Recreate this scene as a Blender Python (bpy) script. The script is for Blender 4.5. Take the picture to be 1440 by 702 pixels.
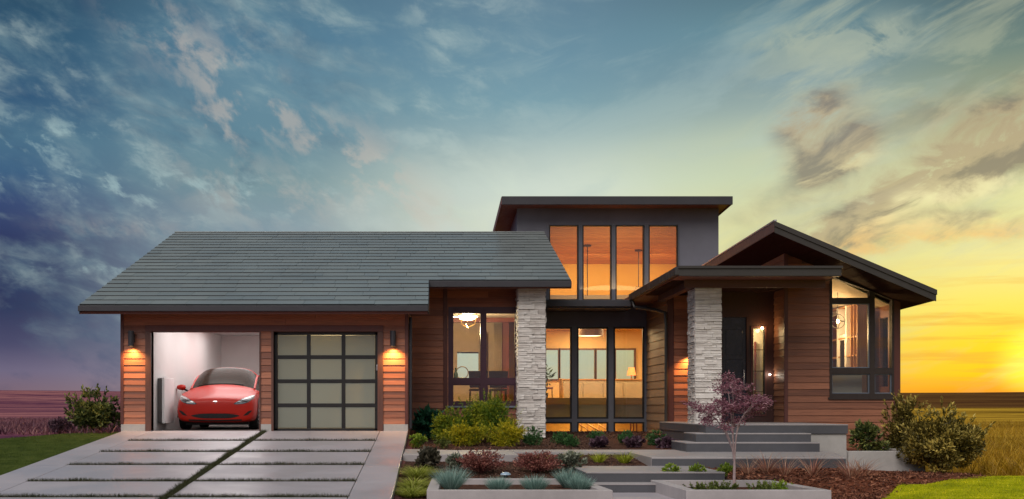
import bpy, bmesh, math, random
import numpy as np
from mathutils import Vector, Matrix, noise
from mathutils.bvhtree import BVHTree

SC = bpy.context.scene
COL = SC.collection
for o in list(bpy.data.objects):
    bpy.data.objects.remove(o)
R = math.radians

# ------------------------------------------------------------------ camera
# the camera stands on the drive, eye 0.5 m above the garage floor; the drive falls towards it
FPX, CX, CY, EYE = 1600.0, 612.0, 574.0, 0.5
cam_d = bpy.data.cameras.new('camera')
cam = bpy.data.objects.new('camera', cam_d)
COL.objects.link(cam)
cam.location = (0, 0, EYE)
cam.rotation_euler = (R(90), 0, 0)
cam_d.sensor_width = 36.0
cam_d.lens = 36.0 * FPX / 1440.0
cam_d.shift_x = (720 - CX) / 1440.0
cam_d.shift_y = (CY - 351) / 1440.0
cam_d.clip_start = 0.1
cam_d.clip_end = 20000
SC.camera = cam
SC.view_settings.view_transform = 'Standard'
SC.view_settings.look = 'None'
SC.view_settings.exposure = 0.0
SC.view_settings.gamma = 1.0
SC.render.resolution_x, SC.render.resolution_y = 1024, 499
SC.cycles.use_denoising = True
SC.cycles.max_bounces = 8
SC.cycles.transparent_max_bounces = 24
SC.cycles.sample_clamp_indirect = 4.0
SC.cycles.caustics_reflective = False
SC.cycles.caustics_refractive = False


def lin(r, g, b, a=1.0):
    def f(c):
        c = c / 255.0
        return c / 12.92 if c <= 0.04045 else ((c + 0.055) / 1.055) ** 2.4
    return (f(r), f(g), f(b), a)


# ------------------------------------------------------------------ little node language
class E:
    """a float socket with arithmetic"""
    def __init__(s, nt, sock):
        s.nt, s.k = nt, sock

    def _m(s, op, *args):
        n = s.nt.nodes.new('ShaderNodeMath')
        n.operation = op
        for i, a in enumerate((s,) + args):
            if isinstance(a, E):
                s.nt.links.new(a.k, n.inputs[i])
            else:
                n.inputs[i].default_value = a
        return E(s.nt, n.outputs[0])

    def __add__(s, o): return s._m('ADD', o)
    def __radd__(s, o): return s._m('ADD', o)
    def __sub__(s, o): return s._m('SUBTRACT', o)
    def __rsub__(s, o): return (s * -1.0) + o
    def __mul__(s, o): return s._m('MULTIPLY', o)
    def __rmul__(s, o): return s._m('MULTIPLY', o)
    def __truediv__(s, o): return s._m('DIVIDE', o)
    def pw(s, o): return s._m('POWER', o)
    def abs(s): return s._m('ABSOLUTE')
    def sqrt(s): return s._m('SQRT')
    def exp(s): return s._m('EXPONENT')
    def mx(s, o): return s._m('MAXIMUM', o)
    def mn(s, o): return s._m('MINIMUM', o)
    def atan2(s, o): return s._m('ARCTAN2', o)

    def ss(s, a, b, lo=0.0, hi=1.0):
        n = s.nt.nodes.new('ShaderNodeMapRange')
        n.interpolation_type = 'SMOOTHSTEP'
        s.nt.links.new(s.k, n.inputs[0])
        for i, v in zip((1, 2, 3, 4), (a, b, lo, hi)):
            n.inputs[i].default_value = v
        return E(s.nt, n.outputs[0])


def sep(nt, sock):
    n = nt.nodes.new('ShaderNodeSeparateXYZ')
    nt.links.new(sock, n.inputs[0])
    return [E(nt, n.outputs[i]) for i in range(3)]


def comb(nt, x, y, z=0.0):
    n = nt.nodes.new('ShaderNodeCombineXYZ')
    for i, a in enumerate((x, y, z)):
        if isinstance(a, E):
            nt.links.new(a.k, n.inputs[i])
        else:
            n.inputs[i].default_value = a
    return n.outputs[0]


def nz(nt, vec, scale, detail=4, rough=0.55, dist=0.0, col=False):
    n = nt.nodes.new('ShaderNodeTexNoise')
    if vec is not None:
        nt.links.new(vec, n.inputs['Vector'])
    n.inputs['Scale'].default_value = scale
    n.inputs['Detail'].default_value = detail
    n.inputs['Roughness'].default_value = rough
    n.inputs['Distortion'].default_value = dist
    return n.outputs['Color'] if col else E(nt, n.outputs['Fac'])


def ramp(nt, fac, stops, interp='LINEAR'):
    n = nt.nodes.new('ShaderNodeValToRGB')
    n.color_ramp.interpolation = interp
    el = n.color_ramp.elements
    while len(el) < len(stops):
        el.new(0.5)
    for e, (p, c) in zip(el, stops):
        e.position = p
        e.color = c if len(c) == 4 else tuple(c) + (1,)
    nt.links.new(fac.k if isinstance(fac, E) else fac, n.inputs[0])
    return n.outputs[0]


def mixc(nt, fac, a, b, mode='MIX'):
    n = nt.nodes.new('ShaderNodeMix')
    n.data_type = 'RGBA'
    n.blend_type = mode
    n.clamp_factor = True
    for i, v in ((0, fac), (6, a), (7, b)):
        if isinstance(v, E):
            nt.links.new(v.k, n.inputs[i])
        elif isinstance(v, bpy.types.NodeSocket):
            nt.links.new(v, n.inputs[i])
        elif isinstance(v, (int, float)):
            n.inputs[i].default_value = v
        else:
            n.inputs[i].default_value = v if len(v) == 4 else tuple(v) + (1,)
    return n.outputs[2]


# ------------------------------------------------------------------ sky (by direction only)
def make_world():
    w = bpy.data.worlds.new('World')
    SC.world = w
    w.use_nodes = True
    nt = w.node_tree
    nt.nodes.clear()
    tc = nt.nodes.new('ShaderNodeTexCoord')
    x, y, z = sep(nt, tc.outputs['Generated'])
    az = x.atan2(y)
    h = z

    def hp(py):
        return max(0.0, (574 - py) / 1600 / math.sqrt(1 + ((574 - py) / 1600) ** 2))

    def col(stops, zen):
        out = [(0.0, lin(*stops[-1][1]))]
        for py, c in reversed(stops):
            out.append((hp(py), lin(*c)))
        out.append((0.7, lin(*zen)))
        return out
    hh = h.mx(0.0)
    cols = [
        col([(0, (45, 74, 96)), (80, (46, 84, 112)), (160, (52, 88, 120)), (215, (76, 112, 136)), (260, (64, 98, 130)), (300, (58, 76, 116)), (350, (50, 60, 98)),
             (440, (50, 58, 90)), (490, (76, 76, 106)), (525, (112, 104, 128)), (550, (124, 104, 118))], (42, 66, 88)),
        col([(0, (80, 116, 138)), (60, (84, 124, 148)), (120, (100, 136, 154)), (200, (100, 136, 152)), (260, (122, 150, 156)), (320, (134, 154, 164)), (480, (140, 150, 164)),
             (550, (160, 144, 150))], (52, 80, 102)),
        col([(0, (98, 130, 150)), (80, (108, 144, 162)), (150, (124, 160, 172)), (190, (158, 182, 184)), (225, (192, 206, 196)), (265, (207, 220, 205)), (480, (226, 220, 180)),
             (550, (226, 196, 150))], (60, 88, 108)),
        col([(0, (88, 118, 130)), (60, (104, 140, 152)), (120, (122, 150, 158)), (170, (154, 174, 168)), (210, (184, 198, 176)), (260, (200, 212, 178)), (320, (220, 222, 168)), (450, (240, 226, 130)),
             (550, (246, 184, 64))], (56, 80, 92)),
        col([(0, (66, 88, 94)), (60, (88, 114, 118)), (120, (112, 136, 128)), (190, (160, 170, 138)), (250, (206, 208, 156)), (300, (232, 232, 164)), (380, (242, 234, 150)), (440, (248, 230, 104)),
             (490, (252, 218, 40)), (530, (255, 206, 24)), (547, (252, 172, 26)), (557, (240, 138, 28))], (48, 68, 78)),
        # behind the camera: the plain pale dusk opposite the sunset
        col([(0, (134, 150, 162)), (200, (156, 162, 174)), (400, (172, 164, 172)), (545, (158, 146, 156))], (96, 118, 136)),
    ]
    rs = [ramp(nt, hh, c) for c in cols]

    def azp(px):
        return math.atan((px - 612) / 1600)
    knots = [azp(0), azp(380), azp(740), azp(1080), azp(1440)]
    c = rs[0]
    for i in range(1, 5):
        f = az.ss(knots[i - 1], knots[i])
        c = mixc(nt, f, c, rs[i])
    f = az.abs().ss(1.0, 2.2)
    c = mixc(nt, f, c, rs[5])
    # cloud coordinates: x across, y up, both in radians, lifted so clouds flatten to the horizon
    hv = h.mx(0.0)
    base = comb(nt, az, hv * 1.35)

    def rot(ang, sx, sy, off=0.0):
        ca, sa = math.cos(ang), math.sin(ang)
        u = az * ca + hv * sa
        v = hv * ca - az * sa
        return comb(nt, u * sx + off, v * sy)
    warp = nz(nt, base, 7.0, 3)
    # soft mottled altocumulus over the left half, sliding down to the right
    big = nz(nt, rot(-0.40, 0.9, 1.7, 7.7), 4.6, 5, 0.55, 0.3)
    n1 = nz(nt, rot(-0.45, 0.9, 1.9), 15.0, 10, 0.56, 0.3)
    n2 = nz(nt, rot(-0.15, 0.8, 2.0, 3.1), 24.0, 9, 0.62, 0.4)
    n3 = nz(nt, rot(-0.7, 0.8, 1.5, 5.3), 46.0, 6, 0.6, 0.3)
    left = az.ss(azp(900), azp(560)) * hv.ss(0.03, 0.11)
    low = hv.ss(0.16, 0.24) * 0.45 + 0.55
    m = (n1 * 0.42 + big * 0.38 + n2 * 0.20).ss(0.44, 0.60) * left
    c = mixc(nt, m * 0.44, c, mixc(nt, n2.ss(0.35, 0.65), lin(112, 146, 158), lin(158, 180, 180)))
    m2 = (n2 * 0.6 + n3 * 0.4).ss(0.50, 0.64) * big.ss(0.42, 0.60) * left
    c = mixc(nt, m2 * 0.26, c, lin(186, 202, 198))
    # shadowed slate patches between them
    dk = (nz(nt, rot(-0.30, 0.9, 1.9, 11.0), 9.0, 8, 0.6, 0.3) * 0.7 + n2 * 0.3).ss(0.50, 0.64) * az.ss(azp(640), azp(330))
    c = mixc(nt, dk * 0.36, c, lin(44, 72, 106))
    # peach lit puffs along the diagonal band

    def blob(px, py, rx, ry):
        u = (az - azp(px)) * (1600.0 / rx)
        v = (hv - hp(py)) * (1600.0 / ry)
        return ((u * u + v * v) * -1.0).exp()
    bandc = hv - (hp(70) - (az - azp(250)) * 0.60)
    band = ((bandc * bandc) * -1500.0).exp() * az.ss(azp(700), azp(600)) * az.ss(azp(90), azp(220))
    spots = band + blob(300, 190, 60, 60) + blob(385, 285, 90, 30) * 0.9 + blob(490, 225, 60, 50) * 0.6 + blob(180, 330, 90, 14) * 0.5
    pf = (nz(nt, rot(-0.5, 1.0, 1.5, 1.0), 17.0, 9, 0.6, 0.3) * 0.7 + n3 * 0.3).ss(0.47, 0.60)
    c = mixc(nt, (pf * spots).mn(1.0) * 0.46, c, lin(200, 188, 176))
    # small bright teal wisps at the far left and low over the garage roof
    wt = (n2 * 0.5 + n3 * 0.5).ss(0.50, 0.62) * (blob(60, 215, 110, 26) + blob(300, 275, 170, 24) + blob(70, 272, 90, 16) + blob(90, 385, 110, 6) * 0.8).mn(1.0)
    c = mixc(nt, wt * 0.6, c, lin(164, 192, 194))
    # brighter veil of light low over the roof to the tower
    veil = (big * 0.5 + n1 * 0.5).ss(0.38, 0.60) * az.ss(azp(380), azp(620)) * az.ss(azp(1050), azp(740)) * hv.ss(0.24, 0.15)
    c = mixc(nt, veil * 0.45, c, lin(222, 228, 216))
    # pale smears crossing the blue in the middle and upper right
    ms = nz(nt, rot(0.30, 0.7, 2.6, 9.0), 9.0, 9, 0.6, 0.5).ss(0.46, 0.66) * az.ss(azp(640), azp(800))
    c = mixc(nt, ms * 0.26, c, lin(176, 196, 192))
    # right half: pale wisps high, running up to the right
    w1 = nz(nt, rot(0.38, 0.8, 2.8, 2.0), 11.0, 10, 0.62, 0.6)
    right = az.ss(azp(980), azp(1140))
    wf = nz(nt, rot(-0.2, 1.0, 1.5, 2.0), 20.0, 9, 0.62, 0.5)
    c = mixc(nt, w1.ss(0.44, 0.62) * right * hv.ss(0.08, 0.14) * 0.30, c, lin(206, 208, 172))
    hi = (wf.ss(0.38, 0.58) * (blob(1190, 96, 80, 26) + blob(1130, 80, 60, 12) + blob(1240, 88, 34, 22))).mn(1.0)
    c = mixc(nt, hi * 0.65, c, lin(168, 180, 164))

    def seg(px, py, ang, half, wid, soft=0.35):
        a0, h0 = azp(px), hp(py)
        ca, sa = math.cos(ang), math.sin(ang)
        u = (az - a0) * ca + (hv - h0) * sa
        v = (hv - h0) * ca - (az - a0) * sa
        vv = v + (warp - 0.5) * 0.06 + (n2 - 0.5) * 0.03
        return ((vv * vv) * (-1.0 / wid ** 2)).exp() * u.abs().ss(half, half * soft)
    dn = nz(nt, rot(0.35, 0.9, 1.9, 4.0), 17.0, 10, 0.62, 0.5)
    streaks = seg(1310, 284, 0.32, 0.20, 0.015) * 1.15 + seg(1225, 318, 0.22, 0.10, 0.012) * 0.8 + seg(1410, 240, 0.25, 0.09, 0.022) \
        + seg(1168, 228, 0.10, 0.050, 0.024) * 1.0 + seg(1140, 190, 0.32, 0.045, 0.008) * 0.8 + seg(1300, 345, 0.10, 0.12, 0.009) * 0.75 \
        + seg(1100, 275, 0.42, 0.08, 0.012) * 0.4 + seg(1250, 215, 0.42, 0.08, 0.014) * 0.45 + seg(1400, 195, 0.3, 0.06, 0.016) * 0.7
    dm = (streaks * dn.ss(0.26, 0.52)).mn(1.0)
    c = mixc(nt, dm * 0.74, c, mixc(nt, dn.ss(0.44, 0.62), lin(178, 158, 126), lin(118, 104, 98)))
    # bright yellow rims below the dark clouds
    rim = (seg(1335, 306, 0.32, 0.18, 0.009) + seg(1300, 356, 0.10, 0.12, 0.005) + seg(1175, 252, 0.12, 0.05, 0.006) * 0.6) * dn.ss(0.60, 0.44)
    c = mixc(nt, rim.mn(1.0) * 0.6, c, mixc(nt, hv.ss(0.17, 0.13), lin(252, 244, 186), lin(250, 200, 120)))
    # faint orange bars near the sun
    bars = nz(nt, comb(nt, az * 3.0, hv * 42.0), 2.6, 5, 0.58, 0.3).ss(0.48, 0.66) * az.ss(azp(1130), azp(1300)) * hv.ss(0.13, 0.07) * hv.ss(0.0, 0.012)
    c = mixc(nt, bars * 0.55, c, lin(236, 168, 66))
    # clouds elsewhere in the dome so that it goes on naturally
    oc = nz(nt, tc.outputs['Generated'], 3.2, 7, 0.6, 0.3).ss(0.48, 0.72) * az.abs().ss(0.7, 1.3) * hv.ss(0.02, 0.2)
    c = mixc(nt, oc * 0.4, c, lin(168, 178, 192))
    # the sun's own glow at the horizon
    sd = Vector((math.sin(azp(1462)), math.cos(azp(1462)), 0.034)).normalized()
    d = x * sd.x + y * sd.y + z * sd.z
    g1 = d.ss(math.cos(R(9.0)), 1.0)
    g2 = d.ss(math.cos(R(2.4)), math.cos(R(0.2)))
    g3 = d.ss(math.cos(R(22.0)), 1.0)
    g4 = d.ss(math.cos(R(0.34)), math.cos(R(0.10)))
    glow = comb(nt, g1 * g1 * 0.10 + g2 * g2 * 0.5 + g3 * 0.02 + g4 * 900.0, g1 * g1 * 0.05 + g2 * g2 * 0.34 + g3 * 0.008 + g4 * 520.0, g2 * g2 * 0.05 + g4 * 110.0)
    c = mixc(nt, 1.0, c, glow, 'ADD')
    bg = nt.nodes.new('ShaderNodeBackground')
    nt.links.new(c, bg.inputs[0])
    bg.inputs[1].default_value = 1.0
    out = nt.nodes.new('ShaderNodeOutputWorld')
    nt.links.new(bg.outputs[0], out.inputs[0])
    w.cycles.sampling_method = 'MANUAL'
    w.cycles.sample_map_resolution = 1024


make_world()
# one soft sun: the bright overcast evening light on the front of the house
sun_d = bpy.data.lights.new('sun', 'SUN')
sun = bpy.data.objects.new('sun', sun_d)
COL.objects.link(sun)
sun_d.energy = 2.5
sun_d.angle = R(50)
sun_d.color = (1.0, 0.91, 0.84)
sun.rotation_euler = (R(43), 0, R(-26))      # from behind and left of the camera

# ------------------------------------------------------------------ coordinates: point seen at (px, py) at depth Y
def X(px, Y): return (px - CX) * Y / FPX
def Z(py, Y): return EYE + (CY - py) * Y / FPX


W = {}


def wm(o):
    return W.get(o, Matrix.Identity(4))


def link(o, parent=None, M=None):
    COL.objects.link(o)
    M = M if M is not None else Matrix.Identity(4)
    if parent is not None:
        o.parent = parent
        o.matrix_parent_inverse = wm(parent).inverted()
    o.matrix_basis = M
    W[o] = M
    return o


def tag(o, label=None, cat=None, group=None, kind=None):
    if label: o['label'] = label
    if cat: o['category'] = cat
    if group: o['group'] = group
    if kind: o['kind'] = kind
    return o


def empty(name, loc, rz=0.0, parent=None):
    o = bpy.data.objects.new(name, None)
    o.empty_display_size = 0.2
    return link(o, parent, Matrix.Translation(loc) @ Matrix.Rotation(rz, 4, 'Z'))


def thing(name, label, cat, loc, rz=0.0, group=None):
    return tag(empty(name, loc, rz), label, cat, group)


class MB:
    def __init__(s):
        s.v, s.f, s.m = [], [], []

    def add(s, vs, fs, m=0):
        n = len(s.v)
        s.v += [tuple(p) for p in vs]
        s.f += [tuple(i + n for i in f) for f in fs]
        s.m += [m] * len(fs)
        return s

    def box(s, x0, x1, y0, y1, z0, z1, m=0):
        x0, x1 = min(x0, x1), max(x0, x1)
        y0, y1 = min(y0, y1), max(y0, y1)
        z0, z1 = min(z0, z1), max(z0, z1)
        v = [(x, y, z) for z in (z0, z1) for y in (y0, y1) for x in (x0, x1)]
        return s.add(v, [(0, 2, 3, 1), (4, 5, 7, 6), (0, 1, 5, 4), (2, 6, 7, 3), (0, 4, 6, 2), (1, 3, 7, 5)], m)

    def prism(s, poly, vec, m=0):
        """poly: 3D points; extruded by vec"""
        n = len(poly)
        a = [Vector(p) for p in poly]
        b = [p + Vector(vec) for p in a]
        nor = Vector((0, 0, 0))
        for i in range(n):
            nor += a[i].cross(a[(i + 1) % n])
        flip = nor.dot(Vector(vec)) > 0
        fs = [tuple(range(n - 1, -1, -1)) if flip else tuple(range(n)), tuple(range(n, 2 * n)) if flip else tuple(range(2 * n - 1, n - 1, -1))]
        for i in range(n):
            j = (i + 1) % n
            fs.append((i, j, n + j, n + i) if flip else (j, i, n + i, n + j))
        return s.add(a + b, fs, m)

    def tube(s, pts, r, n=8, m=0, cap=True):
        pts = [Vector(p) for p in pts]
        rs = r if isinstance(r, (list, tuple)) else [r] * len(pts)
        vs, fs = [], []
        pa = None
        for i, p in enumerate(pts):
            d = (pts[min(i + 1, len(pts) - 1)] - pts[max(i - 1, 0)])
            d = d.normalized() if d.length > 1e-9 else Vector((0, 0, 1))
            if pa is None:
                pa = d.orthogonal().normalized()
            a = (pa - d * pa.dot(d))
            a = a.normalized() if a.length > 1e-6 else d.orthogonal().normalized()
            pa = a
            b = d.cross(a)
            for k in range(n):
                t = 2 * math.pi * k / n
                vs.append(p + (a * math.cos(t) + b * math.sin(t)) * rs[i])
        for i in range(len(pts) - 1):
            for k in range(n):
                k2 = (k + 1) % n
                fs.append((i * n + k, i * n + k2, (i + 1) * n + k2, (i + 1) * n + k))
        if cap:
            fs.append(tuple(range(n - 1, -1, -1)))
            fs.append(tuple((len(pts) - 1) * n + k for k in range(n)))
        return s.add(vs, fs, m)

    def lathe(s, prof, c=(0, 0, 0), n=20, m=0):
        vs, fs = [], []
        for r, z in prof:
            for k in range(n):
                t = 2 * math.pi * k / n
                vs.append((c[0] + r * math.cos(t), c[1] + r * math.sin(t), c[2] + z))
        for i in range(len(prof) - 1):
            for k in range(n):
                k2 = (k + 1) % n
                fs.append((i * n + k, i * n + k2, (i + 1) * n + k2, (i + 1) * n + k))
        return s.add(vs, fs, m)

    def build(s, name, mats, parent=None, M=None, smooth=False, bevel=0.0, local=False):
        me = bpy.data.meshes.new(name)
        me.from_pydata(s.v, [], s.f)
        mats = mats if isinstance(mats, (list, tuple)) else [mats]
        for mm in mats:
            me.materials.append(mm)
        if len(mats) > 1:
            me.polygons.foreach_set('material_index', s.m)
        if smooth:
            me.polygons.foreach_set('use_smooth', [True] * len(s.f))
            try:
                me.set_sharp_from_angle(angle=R(40))
            except Exception:
                pass
        me.update()
        if local and parent is not None:
            M = wm(parent)
        o = link(bpy.data.objects.new(name, me), parent, M)
        if bevel:
            b = o.modifiers.new('bevel', 'BEVEL')
            b.width = bevel
            b.segments = 2
            b.limit_method = 'ANGLE'
        return o


def copy_thing(src, loc, rz=0.0, sc=1.0, label=None, group=None):
    """copy a thing with its parts and sub-parts"""
    r = src.copy()
    COL.objects.link(r)
    M = Matrix.Translation(loc) @ Matrix.Rotation(rz, 4, 'Z') @ Matrix.Scale(sc, 4)
    r.matrix_basis = M
    W[r] = M
    if label: r['label'] = label
    if group: r['group'] = group
    for ch in [o for o in list(W) if o.parent == src]:
        c = ch.copy()
        COL.objects.link(c)
        c.parent = r
        for g in [o for o in list(W) if o.parent == ch]:
            d = g.copy()
            COL.objects.link(d)
            d.parent = c
    return r


# ------------------------------------------------------------------ materials
MATS = {}


def pb(name, color=(0.5, 0.5, 0.5), rough=0.6, metal=0.0, spec=0.5, coat=0.0, trans=0.0):
    m = bpy.data.materials.new(name)
    m.use_nodes = True
    nt = m.node_tree
    b = nt.nodes['Principled BSDF']
    b.inputs['Base Color'].default_value = tuple(color[:3]) + (1,)
    b.inputs['Roughness'].default_value = rough
    b.inputs['Metallic'].default_value = metal
    b.inputs['Specular IOR Level'].default_value = spec
    b.inputs['Coat Weight'].default_value = coat
    b.inputs['Transmission Weight'].default_value = trans
    MATS[name] = m
    return m, nt, b


def bump(nt, b, fac, strength=0.3, dist=0.01):
    n = nt.nodes.new('ShaderNodeBump')
    n.inputs['Strength'].default_value = strength
    n.inputs['Distance'].default_value = dist
    nt.links.new(fac.k, n.inputs['Height'])
    nt.links.new(n.outputs[0], b.inputs['Normal'])


def pos(nt):
    return nt.nodes.new('ShaderNodeNewGeometry').outputs['Position']


def rnd(nt):
    return E(nt, nt.nodes.new('ShaderNodeObjectInfo').outputs['Random'])


def plain(name, color, rough=0.6, metal=0.0, var=0.15, scale=6.0, coat=0.0, bmp=0.15):
    m, nt, b = pb(name, color, rough, metal, coat=coat)
    n = nz(nt, pos(nt), scale, 6, 0.6)
    c = color[:3]
    lo = tuple(v * (1 - var) for v in c)
    hi = tuple(min(1, v * (1 + var)) for v in c)
    nt.links.new(ramp(nt, n, [(0.3, lo), (0.7, hi)]), b.inputs['Base Color'])
    r2 = nz(nt, pos(nt), scale * 2.3, 4)
    nt.links.new(r2.ss(0.2, 0.8, max(0.02, rough - 0.1), min(1, rough + 0.12)).k, b.inputs['Roughness'])
    if bmp:
        bump(nt, b, nz(nt, pos(nt), scale * 12, 5), bmp, 0.004)
    return m


def wood(name, c0, c1, axis='x', rough=0.5, objvar=0.5, grain=1.0):
    m, nt, b = pb(name, c0, rough)
    x, y, z = sep(nt, pos(nt))
    rr = rnd(nt)
    off = rr * 37.0
    if axis == 'x':
        v = comb(nt, (x + off) * 0.9, y * 3 + off, z * 22 * grain)
        v2 = comb(nt, (x + off) * 3.0, y * 9, z * 120 * grain)
    elif axis == 'y':
        v = comb(nt, x * 3 + off, (y + off) * 0.9, z * 22 * grain)
        v2 = comb(nt, x * 9, (y + off) * 3.0, z * 120 * grain)
    else:
        v = comb(nt, x * 22 * grain + off, y * 22 * grain, (z + off) * 0.9)
        v2 = comb(nt, x * 120 * grain, y * 120 * grain, (z + off) * 3.0)
    n = nz(nt, v, 1.6, 7, 0.62, 0.6)
    f = (n * (1 - objvar * 0.5) + rr * objvar * 0.75 - objvar * 0.12)
    mid = tuple((a + d) / 2 for a, d in zip(c0, c1))
    col = ramp(nt, f, [(0.22, c0), (0.5, mid), (0.82, c1)])
    col = mixc(nt, nz(nt, v2, 1.0, 3).ss(0.45, 0.7) * 0.35, col, tuple(v * 0.55 for v in c0))
    nt.links.new(col, b.inputs['Base Color'])
    nt.links.new(n.ss(0.2, 0.8, rough - 0.1, rough + 0.15).k, b.inputs['Roughness'])
    bump(nt, b, nz(nt, v2, 1.0, 4), 0.25, 0.004)
    return m


def emit(name, color, strength):
    m = bpy.data.materials.new(name)
    m.use_nodes = True
    nt = m.node_tree
    b = nt.nodes['Principled BSDF']
    b.inputs['Base Color'].default_value = tuple(color[:3]) + (1,)
    b.inputs['Emission Color'].default_value = tuple(color[:3]) + (1,)
    b.inputs['Emission Strength'].default_value = strength
    return m


def glass(name, tint=(0.93, 0.96, 0.95), refl=1.0):
    m = bpy.data.materials.new(name)
    m.use_nodes = True
    nt = m.node_tree
    nt.nodes.clear()
    t = nt.nodes.new('ShaderNodeBsdfTransparent')
    t.inputs[0].default_value = tint + (1,)
    g = nt.nodes.new('ShaderNodeBsdfGlossy')
    g.inputs['Roughness'].default_value = 0.015
    fr = nt.nodes.new('ShaderNodeFresnel')
    fr.inputs[0].default_value = 1.5
    n = nz(nt, pos(nt), 1.3, 2)
    bp = nt.nodes.new('ShaderNodeBump')
    bp.inputs['Strength'].default_value = 0.02
    nt.links.new(n.k, bp.inputs['Height'])
    nt.links.new(bp.outputs[0], g.inputs['Normal'])
    mx = nt.nodes.new('ShaderNodeMixShader')
    f = E(nt, fr.outputs[0]) * refl
    nt.links.new(f.mn(1.0).k, mx.inputs[0])
    nt.links.new(t.outputs[0], mx.inputs[1])
    nt.links.new(g.outputs[0], mx.inputs[2])
    o = nt.nodes.new('ShaderNodeOutputMaterial')
    nt.links.new(mx.outputs[0], o.inputs[0])
    return m


CEDAR = wood('cedar siding', (0.19, 0.062, 0.034), (0.50, 0.180, 0.092), 'x', objvar=0.7)
CEDAR_S = wood('cedar siding of side walls', (0.20, 0.075, 0.040), (0.40, 0.185, 0.10), 'y')
CEDAR_BAY = wood('brown cedar siding', (0.15, 0.052, 0.028), (0.44, 0.170, 0.088), 'x', objvar=0.75)
TAN_S = wood('tan stained siding', (0.24, 0.13, 0.07), (0.44, 0.27, 0.15), 'y')
TRIM_RED = wood('red stained trim', (0.085, 0.026, 0.022), (0.15, 0.045, 0.034), 'z', objvar=0.1)
TRIM_BR = wood('brown trim', (0.085, 0.035, 0.026), (0.14, 0.058, 0.042), 'z', objvar=0.1)
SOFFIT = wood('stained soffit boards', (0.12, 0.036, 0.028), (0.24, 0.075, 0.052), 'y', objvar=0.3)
SOFF_DK = wood('shade toned soffit boards', (0.030, 0.014, 0.011), (0.055, 0.022, 0.016), 'y', rough=0.85, objvar=0.3)  # shade under the bay and porch roofs put into the board colour
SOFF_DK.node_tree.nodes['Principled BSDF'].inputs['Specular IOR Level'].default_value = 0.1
FASCIA = plain('dark metal fascia', (0.032, 0.030, 0.037), 0.5, 0.0, 0.12, 3.0, bmp=0.03)
FASCIA_BR = plain('bronze metal fascia', (0.034, 0.029, 0.027), 0.5, 0.0, 0.12, 3.0, bmp=0.03)
BLACK = plain('black frame paint', (0.012, 0.011, 0.011), 0.4, 0, 0.1, bmp=0.02)
PURPLE = plain('plum window paint', (0.060, 0.020, 0.036), 0.42, 0, 0.12, bmp=0.03)
BRONZE = plain('bronze window paint', (0.034, 0.022, 0.019), 0.65, 0, 0.12, bmp=0.03)
GREYP = plain('blue grey window post paint', (0.12, 0.125, 0.15), 0.45, 0, 0.1, bmp=0.03)
STUCCO = plain('slate blue panel', (0.145, 0.145, 0.178), 0.62, 0, 0.10, 1.2, bmp=0.10)
CONC_L = None
WHITEW = plain('garage plaster', (0.72, 0.70, 0.69), 0.8, 0, 0.03, 1.0, bmp=0.05)
WARMW = plain('warm plaster', (0.62, 0.42, 0.20), 0.8, 0, 0.05, 1.0, bmp=0.04)
CREAM = plain('cream plaster', (0.60, 0.52, 0.40), 0.8, 0, 0.05, 1.0, bmp=0.04)
BEIGE = plain('beige cabinet paint', (0.34, 0.28, 0.20), 0.55, 0, 0.08, 2.0, bmp=0.03)
GLASS = glass('window glass', refl=1.25)
GLASS_D = glass('tinted window glass', (0.80, 0.82, 0.80), 2.2)
OAK = wood('honey oak', (0.34, 0.16, 0.06), (0.58, 0.32, 0.13), 'x', objvar=0.3)
OAKZ = wood('upright oak', (0.34, 0.16, 0.06), (0.58, 0.32, 0.13), 'z', objvar=0.3)
CEILW = wood('fir ceiling boards', (0.42, 0.15, 0.045), (0.72, 0.31, 0.10), 'x', objvar=0.35)
REDWOOD = wood('cherry cabinet', (0.13, 0.025, 0.016), (0.26, 0.055, 0.03), 'z', objvar=0.2)
CURTAIN = plain('linen curtain', (0.50, 0.38, 0.25), 0.9, 0, 0.1, 3.0)
CHARC = plain('charcoal fabric', (0.035, 0.032, 0.034), 0.9, 0, 0.2, 8.0)
BRASS = plain('brass', (0.55, 0.36, 0.14), 0.3, 1.0, 0.1)
NAVY = plain('navy door paint', (0.010, 0.014, 0.035), 0.3, 0, 0.15)
WARM_E = emit('warm lamp', (1.0, 0.62, 0.25), 14.0)
WARM_E2 = emit('warm lamp shade glow', (1.0, 0.66, 0.30), 3.0)
BLUEPOT = plain('pale blue glaze', (0.30, 0.40, 0.50), 0.25, 0, 0.1)
METAL = plain('brushed steel', (0.5, 0.5, 0.5), 0.3, 1.0, 0.1)


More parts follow.
